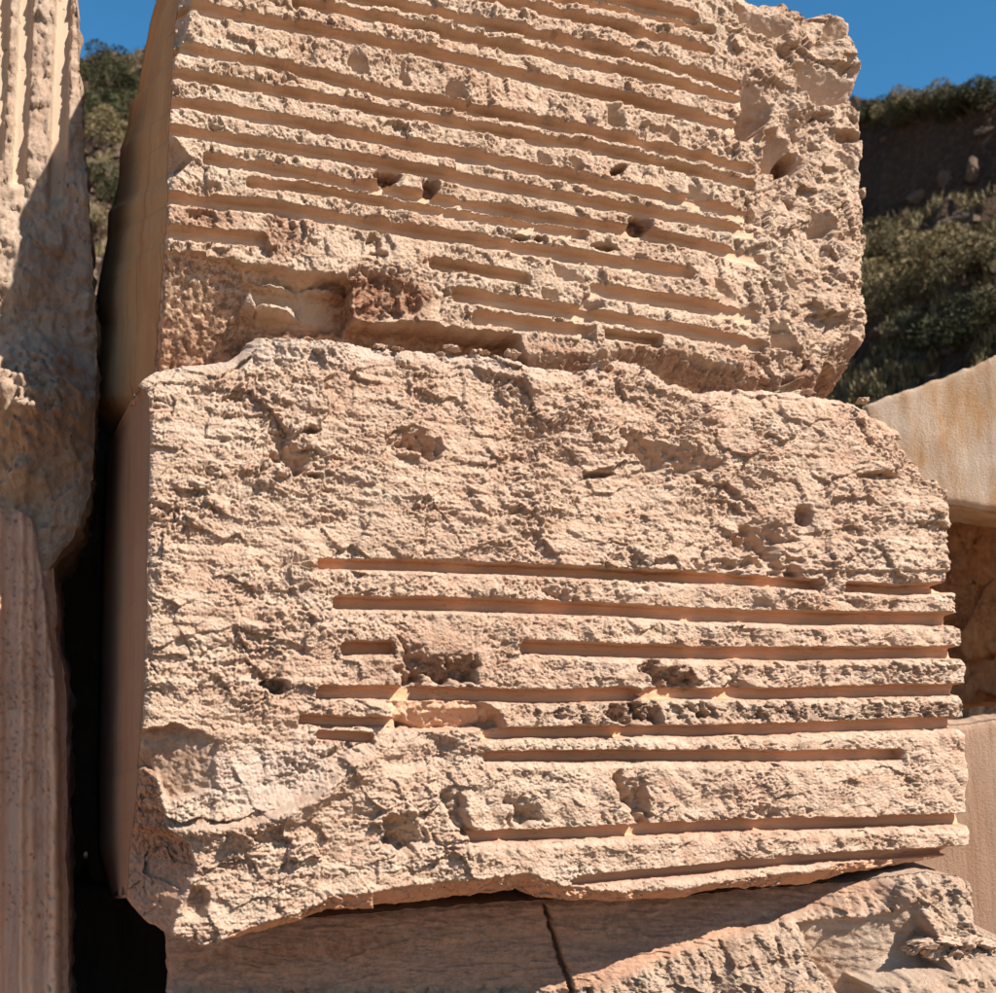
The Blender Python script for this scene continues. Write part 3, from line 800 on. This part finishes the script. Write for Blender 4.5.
def relief_flute(px, py, u, v, ds):
    at = {k: np.zeros(px.shape) for k in ('groove', 'rust', 'dark', 'grey')}
    x = px + .004 * (py - 500) * 0
    xw = x + 2.5 * fbm(py / 60, x / 40, 3, 411)
    w = .016 * np.cos(xw / 27 * 2 * math.pi + .8) + .007 * np.cos(xw / 11 * 2 * math.pi)
    w = w + .012 * fbm(u * 3, v * 2, 3, 412) + .006 * fbm(u * 40, v * 26, 4, 413, .65)
    f2, _ = facets(u * 24, v * 9, 424, 1.0); w = w + f2 * .006
    p = perlin(u * 85 + fbm(u * 9, v * 9, 2, 3), v * 60, 415) * (1 + fbm(u * 4, v * 3, 2, 416))
    pit = sm(.5, .62, p); w = w - .008 * pit; at['dark'] = pit * .5
    gx = np.interp(py, [500, 520, 560, 640, 680, 760, 800, 900, 1000], [8, 34, 40, 50, 55, 60, 58, 60, 60]) + 2 * fbm(py / 10, py * 0, 3, 5)
    m = sm(-1, 1.5, px - gx); w = w - m * (.05 + (px - gx).clip(0, 40) * .004)
    at['groove'] = np.clip(.5 + .5 * np.cos(xw / 27 * 2 * math.pi), 0, 1) * .7
    at['rust'] = .35 * sm(.1, .5, fbm(u * 5, v * 2, 3, 9)); at['grey'] = .3 * sm(2.2, 0, np.abs(px - gx))
    w = w - .04 * np.exp(-ds[1] / .025) - .03 * np.exp(-ds[2] / .02)
    return w, at
fb, _ = build_block('quarry_block', [M_fluted, M_sideb], O_flu, TH, [(-380, 470), (-380, 1350)], [(-380, 470), (-60, 500), (0, 505), (20, 503), (34, 513), (50, 522)],
                    [(50, 522), (52, 560), (56, 600), (55, 640), (62, 665), (66, 690), (66, 760), (67, 800), (65, 860), (68, 900), (68, 993), (72, 1350)], [(-380, 1350), (72, 1350)],
                    260, 420, 1.3, relief_flute, jitter=(0, .8, .5, 0), seed=501, side_noise=(.5, 1, 1, .5), side_amp=.04)
tag(fb, 'reddish block at lower left with upright fluted saw ridges on its face', 'stone block', 'blocks left of the central stack')

# ------------------------------------------------------------------ blocks behind, right and in the gap
def relief_plain(amp, seed, vertical=True, rough=0):
    def f(px, py, u, v, ds):
        at = {k: np.zeros(px.shape) for k in ('groove', 'rust', 'dark', 'grey')}
        w = amp * fbm(u * 1.2, v * 1.2, 3, seed) + amp * .15 * fbm(u * (14 if vertical else 3), v * (1.5 if vertical else 14), 3, seed + 2)
        if rough:
            f1, _ = facets(u * 3.2, v * 2.6, seed + 4, 1.0); f2, _ = facets(u * 9, v * 8, seed + 5, 1.0)
            w = w + rough * (f1 + .35 * f2 + .35 * ridged(u * 4 + v * 2, v * 2.5 - u, 4, seed + 6)) + rough * .12 * fbm(u * 30, v * 30, 4, seed + 7)
            at['rust'] = sm(.0, .35, fbm(u * 2.2, v * .9, 4, seed + 8)) * .8
            at['dark'] = sm(.1, .4, fbm(u * 3, v * 2, 4, seed + 9)) * .5
        for e in range(4): w = w - .03 * np.exp(-ds[e] / .02)
        return w, at
    return f
def plane_pt(px, py, dist):
    d = ray(px, py); return d / d[1] * dist + np.array([0, 0, CAMZ])
TB = R(-20)
O_p = plane_pt(940., 450., 7.3)
pb, _ = build_block('quarry_block', [M_pale, M_pale], O_p, TB, [(862, 405), (876, 500)], [(862, 405), (930, 380), (970, 366), (1000, 352), (1180, 300)],
                    [(1180, 300), (1185, 530)], [(876, 500), (950, 504), (1000, 513), (1185, 532)], 160, 100, 2.2, relief_plain(.02, 611), jitter=(.5, .7, 0, .3), seed=601, side_mat=(0, 0, 0, 0))
tag(pb, 'pale smooth sawn block with tan streaks, right of the stack under the hillside', 'stone block', 'blocks right of the central stack')
O_o = plane_pt(970., 600., 8.0)
ob, _ = build_block('quarry_block', [M_rust, M_rust], O_o, R(-34), [(872, 506), (876, 712)], [(872, 506), (950, 506), (1000, 516), (1180, 535)],
                    [(1180, 535), (1180, 712)], [(876, 712), (940, 706), (1000, 700), (1180, 712)], 170, 120, 1.8, relief_plain(.04, 621, True, .09), jitter=(.5, .7, 0, .8), seed=611, side_mat=(0, 0, 0, 0))
tag(ob, 'rough orange brown block in shade beneath the pale sawn block', 'stone block', 'blocks right of the central stack')
O_s = plane_pt(970., 800., 6.2)
sb, _ = build_block('quarry_block', [M_slab, M_slab], O_s, TB, [(800, 735), (800, 1120)], [(800, 735), (960, 724), (1000, 719), (1200, 700)],
                    [(1200, 700), (1200, 1160)], [(800, 1120), (1000, 1130), (1200, 1160)], 170, 160, 1.6, relief_plain(.012, 631), jitter=(.5, .5, 0, 0), seed=621, side_mat=(0, 0, 0, 0))
tag(sb, 'smooth pinkish slab block standing behind the right end of the stack', 'stone block', 'blocks right of the central stack')
O_g = np.array(O_mid) - nf * 2.32  # two blocks added to close the gap and stop light from behind
gb, _ = build_block('quarry_block', [M_gap_shade, M_gap_shade], O_g, TH, [(40, 380), (40, 880)], [(40, 380), (300, 390)],
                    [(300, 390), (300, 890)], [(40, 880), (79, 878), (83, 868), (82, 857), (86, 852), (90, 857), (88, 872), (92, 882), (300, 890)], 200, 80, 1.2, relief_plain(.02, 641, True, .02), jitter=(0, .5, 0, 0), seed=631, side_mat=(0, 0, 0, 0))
tag(gb, 'added light-stopping block, coloured near black as shade, far back in the narrow gap left of the stack', 'stone block', 'blocks left of the central stack')
g2, _ = build_block('quarry_block', [M_gap_shade, M_gap_shade], O_g - nf * .05, TH, [(40, 886), (40, 1120)], [(40, 886), (300, 893)],
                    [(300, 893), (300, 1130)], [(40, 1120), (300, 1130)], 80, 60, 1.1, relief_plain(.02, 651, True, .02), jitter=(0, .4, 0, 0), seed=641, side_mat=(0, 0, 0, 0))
tag(g2, 'added light-stopping low block, coloured near black as shade, at the foot of the gap, under the sunlit stones', 'stone block', 'blocks left of the central stack')

# ------------------------------------------------------------------ ground
def soil_mat(name, a, b_, c, scale=1.0):
    m, nt, b = new_mat(name); k = N(nt); v = k.coord()
    col = k.mix(k.ramp(k.noise(v, .5 * scale, 6, .6), .35, .65), a, b_)
    col = k.mix(k.ramp(k.noise(v, 9 * scale, 8, .7), .45, .65, 0, .7), col, c)
    k.link(col, b.inputs['Base Color'])
    k.link(k.bump(k.noise(v, 14 * scale, 9, .7), .12 / scale, 1), b.inputs['Normal'])
    return m
M_ground = soil_mat('quarry_dust', (.42, .265, .16), (.36, .215, .125), (.45, .30, .19))
M_soil = soil_mat('hill_soil', (.09, .055, .034), (.058, .035, .023), (.15, .096, .062), .6)

xs = np.linspace(-1, 1, 160); xs = np.sign(xs) * (np.abs(xs) ** 2.6) * 900
X, Y = np.meshgrid(xs, xs)
Z = np.minimum(0, -.02) + .03 * fbm(X * .8, Y * .8, 4, 801) * np.exp(-np.hypot(X, Y) / 60) * 2 - .08
idx = np.arange(X.size).reshape(X.shape)
q = np.stack([idx[:-1, :-1], idx[:-1, 1:], idx[1:, 1:], idx[1:, :-1]], -1).reshape(-1, 4)
gr = mesh_obj('ground', np.stack([X, Y, Z], -1).reshape(-1, 3), q, [M_ground])
tag(gr, kind='structure')

# ------------------------------------------------------------------ hillside
def hill_h(x, y):
    q = .92 * x + .39 * y
    # right: scrub slope, then a cliff turned away from the sun, then the rim
    slopeR = np.clip(q - 10.6, 0, 13.9) * 1.19
    cliff = 5.7 * sm(24.4, 26.0, q + .7 * fbm(x * .22, y * .22, 4, 902))
    hr = slopeR + cliff + (q - 26.0).clip(0) * .02 - 1.15 * (x - 12.).clip(0, 6) * sm(18, 24, q)
    hl = np.clip(y - 13, 0, 31) * .885 + np.clip(y - 44, 0, None) * .1
    t = sm(4, -5, x)
    h = hr * (1 - t) + hl * t
    n_ = fbm(x * .35, y * .35, 4, 901) * 1.5 + fbm(x * 1.3, y * 1.3, 4, 903) * .55 + .25 * ridged(x * .9, y * .9, 3, 904)
    f1, _ = facets(x * .8 + .3 * h, y * .8, 905, 1.0)
    f2, _ = facets(x * 2.2 + .5 * h, y * 1.4 + h * .9, 906, 1.0)
    crag = sm(23.8, 24.6, q) * sm(25.4, 24.9, q) * (1 - t)
    return h + (n_ * (1 - .6 * sm(24.6, 25.4, q) * (1 - t)) + .35 * f1 * (1 - sm(24.4, 25.2, q) * (1 - t)) + crag * (.35 * f1 + .3 * f2)) * sm(10, 15, np.maximum(q, y - 3)) - .15

hx = np.arange(-34, 34, .2); hy = np.arange(13, 62, .2)
X, Y = np.meshgrid(hx, hy)
Z = hill_h(X, Y)
idx = np.arange(X.size).reshape(X.shape)
q = np.stack([idx[:-1, :-1], idx[:-1, 1:], idx[1:, 1:], idx[1:, :-1]], -1).reshape(-1, 4)
hill = mesh_obj('hillside', np.stack([X, Y, Z], -1).reshape(-1, 3), q, [M_soil], smooth=False)
tag(hill, kind='structure')

def hit_hill(px, py):
    d = ray(px, py)
    t = np.arange(10, 95, .1)
    P = d[None] * t[:, None] + np.array([0, 0, CAMZ])
    hh = hill_h(P[:, 0], P[:, 1])
    k = np.argmax(hh > P[:, 2])
    return P[k] if hh[k] > P[k, 2] else None

# ------------------------------------------------------------------ shrubs
def leaf_mat(name, a, b_):
    m, nt, b = new_mat(name); k = N(nt)
    oi = k.node('ShaderNodeObjectInfo'); v = k.coord()
    col = k.mix(k.ramp(k.noise(v, 5, 4), .35, .65), a, b_)
    hs = k.node('ShaderNodeHueSaturation'); k.link(col, hs.inputs['Color'])
    k.link(k.ramp(oi.outputs['Random'], 0, 1, .7, 1.3), hs.inputs['Value'])
    k.link(hs.outputs[0], b.inputs['Base Color']); b.inputs['Roughness'].default_value = .7
    return m
M_green = leaf_mat('leaf_dark_green', (.042, .046, .02), (.075, .07, .031))
M_olive = leaf_mat('leaf_olive', (.135, .112, .052), (.22, .165, .085))
M_dry = leaf_mat('grass_straw', (.23, .175, .085), (.16, .13, .06))
M_wood = leaf_mat('twig_bark', (.12, .09, .065), (.09, .07, .05))
M_boulder = sawn_mat('boulder_stone', (.15, .10, .068), (.12, .078, .052), (.09, .055, .035), bump=2)
M_rubble = sawn_mat('pale_boulder_stone', (.28, .205, .145), (.23, .16, .11), (.17, .11, .075), bump=2)
M_chip = sawn_mat('stone_chip', (.46, .34, .24), (.40, .28, .19), (.32, .21, .14), bump=1.5)

def shrub_meshes(seed, mat, nleaf, leaf, flat=.75):
    rg = np.random.default_rng(seed)
    nb = 11
    cen = np.stack([rg.normal(0, .34, nb), rg.normal(0, .34, nb), rg.uniform(.25, .75, nb) * flat], -1)
    rad = rg.uniform(.16, .34, nb)
    b = rg.integers(0, nb, nleaf)
    dirs = rg.normal(size=(nleaf, 3)); dirs /= np.linalg.norm(dirs, axis=1)[:, None]
    P = cen[b] + dirs * (rad[b] * rg.uniform(.55, 1.12, nleaf) ** .6)[:, None]
    P[:, 2] = np.abs(P[:, 2])
    e1 = rg.normal(size=(nleaf, 3)); e1 /= np.linalg.norm(e1, axis=1)[:, None]
    e1 = e1 * .6 + dirs * .6
    e2 = np.cross(e1, rg.normal(size=(nleaf, 3))); e2 /= np.linalg.norm(e2, axis=1)[:, None] + 1e-9
    sz = leaf * rg.uniform(.6, 1.4, nleaf)[:, None]
    V = np.stack([P, P + e1 * sz * .5 + e2 * sz * .3, P + e1 * sz * 1.1, P + e1 * sz * .5 - e2 * sz * .3], 1).reshape(-1, 3)
    q = np.arange(nleaf * 4).reshape(-1, 4)
    fo = mesh_obj('foliage', V, q, [mat], smooth=False)
    tv, tf = [], []
    for i in range(nb):
        a = np.array([rg.normal(0, .04), rg.normal(0, .04), -.15]); e = cen[i]
        r0, r1 = .025, .008
        k = len(tv)
        for p_, r_ in ((a, r0), ((a + e) / 2 + rg.normal(0, .03, 3), (r0 + r1) / 2), (e, r1)):
            for j in range(4):
                tv.append(p_ + np.array([math.cos(j * 1.571) * r_, math.sin(j * 1.571) * r_, 0]))
        for s_ in (0, 4):
            for j in range(4):
                tf.append((k + s_ + j, k + s_ + (j + 1) % 4, k + s_ + 4 + (j + 1) % 4, k + s_ + 4 + j))
    st = mesh_py('stem', tv, tf, M_wood)
    return fo, st

protos = {}
for kind, mat, cnt in (('green', M_green, 3), ('olive', M_olive, 2)):
    protos[kind] = []
    for i in range(cnt):
        fo, st = shrub_meshes(50 + i + len(kind), mat, 5200, .05)
        protos[kind].append((fo.data, st.data))
        bpy.data.objects.remove(fo); bpy.data.objects.remove(st)

def add_shrub(p, size, kind, label, group, rz, squash=1.0):
    e = bpy.data.objects.new('shrub', None); C.objects.link(e)
    e.location = p; e.scale = (size, size, size * squash); e.rotation_euler = (0, 0, rz)
    fm, sm_ = random.choice(protos[kind])
    a = bpy.data.objects.new('foliage', fm); C.objects.link(a); a.parent = e
    b = bpy.data.objects.new('stem', sm_); C.objects.link(b); b.parent = e
    tag(e, label, 'shrub', group)
    return e

LEFT_SHRUBS = [  # px, py of the foot, width in metres, kind, label
    (120, 42, 2.3, 'green', 'broad dark shrub crowning the left hill against the sky'),
    (146, 44, 1.9, 'green', 'dark shrub on the left hilltop touching the stack edge'),
    (98, 52, 1.6, 'green', 'small dark shrub at the left end of the left hilltop'),
    (92, 78, 1.8, 'green', 'dark shrub just below the left end of the left hilltop'),
    (128, 76, 1.7, 'green', 'low dark shrub under the broad hilltop one'),
    (108, 102, 1.7, 'green', 'dark shrub in the upper middle of the left scrub'),
    (136, 108, 1.8, 'green', 'dark shrub near the stack, upper part of left slope'),
    (92, 120, 1.6, 'green', 'dark shrub beside the tall left block, upper slope'),
    (118, 132, 1.7, 'green', 'rounded dark shrub in the thick of the left scrub'),
    (124, 134, 1.3, 'olive', 'small olive shrub low in the thick left scrub'),
    (98, 148, 1.5, 'olive', 'olive shrub at the lower edge of the left scrub'),
    (110, 200, 1.5, 'green', 'lone dark shrub on the bare red slope at left'),
    (112, 205, .9, 'green', 'small dark shrub tucked beside the lone one'),
    (97, 232, 1.0, 'olive', 'yellowish shrub low between tall block and stack'),
]
GL, GR = 'shrubs on the left hillside', 'shrubs on the right hillside'
for (px, py, w_, kind, lab) in LEFT_SHRUBS:
    p = hit_hill(px, py)
    if p is not None: add_shrub((p[0], p[1], hill_h(p[0], p[1]) - .12), w_, kind, lab, GL, random.random() * 6, .8)
RIGHT_SHRUBS = [
    (868, 124, 1.3, 'green', 'dark bush on the right rim nearest the stack'),
    (886, 122, 1.5, 'green', 'second dark bush on the right rim from the stack'),
    (905, 118, 1.4, 'olive', 'olive bush on the right rim among dark ones'),
    (922, 114, 1.7, 'green', 'tallest dark bush in the middle of the right rim'),
    (944, 112, 1.5, 'green', 'dark bush on the right rim right of the tallest'),
    (962, 112, 1.3, 'green', 'low dark bush on the right part of the rim'),
    (980, 108, 1.7, 'green', 'dark bush near the right end of the rim'),
    (998, 104, 1.9, 'green', 'dark bush cut by the right picture edge on the rim'),
    (876, 116, 1.4, 'green', 'rounded bush on the right rim, half behind the stack'),
    (895, 112, 1.5, 'olive', 'olive bush filling the rim skyline left of the middle'),
    (933, 108, 1.4, 'green', 'bush on the rim skyline just right of the tallest'),
    (953, 106, 1.5, 'olive', 'olive bush on the rim skyline at right'),
    (971, 105, 1.3, 'green', 'small bush between two larger ones near the rim end'),
    (880, 262, 1.8, 'olive', 'wide olive shrub on the sunlit slope beside the stack'),
    (905, 255, 1.4, 'olive', 'olive shrub under the pale boulder'),
    (892, 285, 1.6, 'olive', 'olive shrub in the middle of the sunlit slope by the stack'),
    (880, 315, 1.2, 'olive', 'small shrub low beside the stack'),
    (920, 290, 1.5, 'olive', 'yellowish olive shrub in the middle of the sunlit slope'),
    (955, 262, 1.2, 'olive', 'sparse olive shrub at the foot of the dark cliff'),
    (985, 275, 1.4, 'olive', 'olive shrub at the right edge of the sunlit slope'),
    (940, 305, 1.2, 'olive', 'olive shrub amid dry grass on the right slope'),
    (950, 348, 1.5, 'green', 'bright green bush just above the pale sawn block'),
    (975, 345, 1.3, 'green', 'dark green bush above the corner of the pale block'),
    (925, 338, 1.0, 'green', 'small green bush above the shaded bank'),
    (992, 330, 1.2, 'olive', 'olive bush low at the right picture edge'),
]
for (px, py, w_, kind, lab) in RIGHT_SHRUBS:
    p = hit_hill(px, py)
    if py < 126: w_ *= .72
    if p is not None: add_shrub((p[0], p[1], hill_h(p[0], p[1]) - (.25 if py < 126 else .1)), w_, kind, lab, GR, random.random() * 6, .85)

# ------------------------------------------------------------------ boulders, scree, dry grass
def rock_mesh(name, seed, mat, dims, sub=3, rough=.25):
    import bmesh
    bm = bmesh.new(); bmesh.ops.create_icosphere(bm, subdivisions=sub, radius=1)
    rg = np.random.default_rng(seed)
    planes = [(v / np.linalg.norm(v), rg.uniform(.62, .95)) for v in rg.normal(size=(11, 3))]
    for v in bm.verts:
        c = np.array(v.co)
        for n_, dd in planes:
            t = c @ n_
            if t > dd: c = c - n_ * (t - dd)
        c = c * (1 + rough * .2 * float(perlin(np.array([c[0] * 3 + seed]), np.array([c[1] * 3 + c[2] * 2]), seed)[0]))
        v.co = c * np.array(dims)
    me = bpy.data.meshes.new(name); bm.to_mesh(me); bm.free(); me.materials.append(mat)
    o = bpy.data.objects.new(name, me); C.objects.link(o); return o

BOULDERS = [
    (918, 198, (.45, .4, .35), 'tan boulder standing out in the dark cliff at right'),
    (903, 240, (.22, .2, .36), 'pale upright boulder at the foot of the dark cliff'),
    (886, 140, (.25, .2, .14), 'pale stone near the rim beside the stack'),
    (975, 170, (.4, .35, .55), 'brown boulder high in the dark cliff near the right edge'),
    (945, 180, (.3, .3, .45), 'brown boulder in the middle of the dark cliff'),
    (960, 222, (.8, .5, .4), 'wide dark ledge rock low in the cliff'),
    (984, 132, (.4, .3, .2), 'flat brown rock just under the rim at right'),
    (878, 334, (.3, .3, .2), 'pale angular rock low beside the stack'),
    (898, 332, (.42, .3, .16), 'flat pale rock on the slope above the shaded bank'),
    (940, 330, (.26, .2, .12), 'small pale rock beside the bright green bush'),
    (915, 262, (.3, .25, .15), 'grey stone among grass on the sunlit right slope'),
    (970, 305, (.4, .3, .22), 'grey rock half hidden in grass on the right slope'),
    (112, 62, (.5, .4, .22), 'brown rock among scrub on the left hilltop'),
    (122, 152, (.45, .4, .3), 'reddish rock on the bare left slope below the scrub'),
    (100, 176, (.4, .3, .25), 'brown rock beside the lone shrub on the left slope'),
    (123, 168, (.2, .2, .14), 'small pale stone high on the bare left slope'),
    (97, 262, (.18, .16, .12), 'pale stone low in the gap beside the tall left block'),
]
for i, (px, py, dm, lab) in enumerate(BOULDERS):
    p = hit_hill(px, py)
    if p is None: continue
    o = rock_mesh('boulder', 700 + i, M_boulder if dm[0] > .28 or py < 190 else M_rubble, [q_ * .8 for q_ in dm], 3, 1.2)
    o.location = (p[0], p[1], p[2]); o.rotation_euler = (random.uniform(-.4, .4), random.uniform(-.4, .4), random.random() * 6)
    tag(o, lab, 'boulder', 'boulders on the hillside')

def scatter_tris(name, n, zone, mat, fn, label, cat, seed):
    rg = np.random.default_rng(seed); V = []; Q = []
    pts = zone(rg, n)
    for p in pts: fn(rg, p, V, Q)
    o = mesh_obj(name, np.array(V), np.array(Q), [mat], smooth=False)
    tag(o, label, cat, kind='stuff'); return o

def zone_right(rg, n):
    out = []
    while len(out) < n:
        x, y = rg.uniform(5, 18), rg.uniform(14, 42); qq = .92 * x + .39 * y
        if 14.5 < qq < 24.0 and fbm(np.array([x * .5]), np.array([y * .5]), 2, 77)[0] > -.12: out.append((x, y, float(hill_h(np.array(x), np.array(y)))))
    return out
def zone_left(rg, n):
    out = []
    while len(out) < n:
        x, y = rg.uniform(-17, -4), rg.uniform(16, 45)
        if -.46 < x / y < -.22: out.append((x, y, float(hill_h(np.array(x), np.array(y)))))
    return out
def tuft(rg, p, V, Q):
    for _ in range(16):
        a = rg.uniform(0, 6.28); l = rg.uniform(.12, .34); s_ = rg.uniform(.05, .25)
        b0 = np.array(p) + rg.normal(0, .09, 3) * (1, 1, 0); t_ = b0 + np.array([math.cos(a) * s_, math.sin(a) * s_, l])
        m_ = (b0 + t_) / 2 + np.array([0, 0, l * .12]); w_ = np.array([-math.sin(a), math.cos(a), 0]) * .014
        k = len(V); V += [b0 - w_, b0 + w_, m_ + w_, m_ - w_, t_, t_ + w_ * .2]; Q += [(k, k + 1, k + 2, k + 3), (k + 3, k + 2, k + 5, k + 4)]
def pebble(rg, p, V, Q):
    s_ = rg.uniform(.04, .16); k = len(V)
    base = [(-1, -1, -.7), (1, -1, -.7), (1, 1, -.7), (-1, 1, -.7), (-.7, -.6, .6), (.6, -.8, .5), (.7, .6, .7), (-.6, .7, .5)]
    a = rg.uniform(0, 6.28); ca, sa = math.cos(a), math.sin(a)
    for b0 in base:
        c = np.array(b0) * rg.uniform(.7, 1.2, 3) * s_; V.append(np.array([p[0] + c[0] * ca - c[1] * sa, p[1] + c[0] * sa + c[1] * ca, p[2] + c[2] + s_ * .3]))
    for f_ in [(4, 5, 6, 7), (0, 1, 5, 4), (1, 2, 6, 5), (2, 3, 7, 6), (3, 0, 4, 7)]: Q.append([k + j for j in f_])
scatter_tris('dry_grass', 4200, zone_right, M_dry, tuft, 'straw coloured dry grass on the sunlit right slope', 'grass', 11)
scatter_tris('dry_grass', 700, zone_left, M_dry, tuft, 'thin dry grass between shrubs on the left slope', 'grass', 12)
scatter_tris('scree', 1500, zone_right, M_boulder, pebble, 'small loose stones scattered over the right slope', 'stones', 13)
scatter_tris('scree', 1800, zone_left, M_boulder, pebble, 'small reddish stones scattered over the left slope', 'stones', 14)

# ------------------------------------------------------------------ loose stone chips lying on the stack
def chip(px, py, O, n, off, dm, lab, seed, rz=0., grp='loose chips on the stack', mat=None):
    p = on_plane(np.array(float(px)), np.array(float(py)), O, n) + n * off
    o = rock_mesh('stone_chip', seed, mat or M_stone_mid, dm, 4, 2.2)
    o.location = p; o.rotation_euler = (random.uniform(-.25, .25), random.uniform(-.2, .2), TH + rz)
    tag(o, lab, 'stone chip', grp); return o
CH = [
    (384, 344, (.028, .03, .010), 'pale flat chip under the brown recess, left of the others'),
    (400, 346, (.018, .03, .008), 'small pale chip on the ledge under the brown recess'),
    (456, 346, (.034, .03, .012), 'large white chip on the ledge under the red patch'),
    (483, 350, (.032, .03, .011), 'long pale chip at the right end of the brown recess'),
    (443, 352, (.014, .02, .008), 'tiny chip left of the large white one'),
    (515, 352, (.03, .03, .018), 'rounded chip wedged between upper and middle block'),
    (606, 366, (.045, .05, .022), 'grey weathered lump wedged between the two upper blocks'),
    (805, 391, (.06, .04, .012), 'flat dark flake between the two upper blocks at right'),
    (868, 399, (.022, .03, .014), 'small knob at the right end of the middle block top'),
]
for i, (px, py, dm, lab) in enumerate(CH):
    chip(px, py, O_mid, nf, -.035, dm, lab, 900 + i)
CL = [
    (908, 938, (.045, .05, .016), 'thin tan slab chip in the rubble at lower right', .2),
    (930, 932, (.05, .05, .012), 'longest flat chip at the top of the rubble', -.1),
    (950, 938, (.05, .05, .018), 'pale thick chip at the middle of the rubble', .3),
    (940, 946, (.03, .04, .024), 'dark stone under the flat chips of the rubble', 0),
    (968, 936, (.035, .04, .012), 'flat pale chip at the right end of the rubble', .5),
    (978, 942, (.03, .03, .018), 'blocky chip at the far right of the rubble', .1),
    (918, 948, (.022, .03, .018), 'small rounded stone at the left foot of the rubble', .4),
    (898, 944, (.02, .03, .012), 'leftmost small chip of the rubble', .4),
    (960, 948, (.022, .03, .014), 'little chip below the pale thick one', .9),
]
for i, (px, py, dm, lab, rz) in enumerate(CL):
    chip(px, py, O_low, nl, .105, [q_ * 1.25 for q_ in dm], lab, 950 + i, rz, 'loose chips at the lower right')

# sunlit stone beyond the gap
o = rock_mesh('rubble_stone', 981, M_rubble, (.42, .35, .42), 5, 3.0)
o.location = (-3.0, 8.9, .28)
tag(o, 'rough sunlit stone glimpsed low through the dark gap', 'rubble')
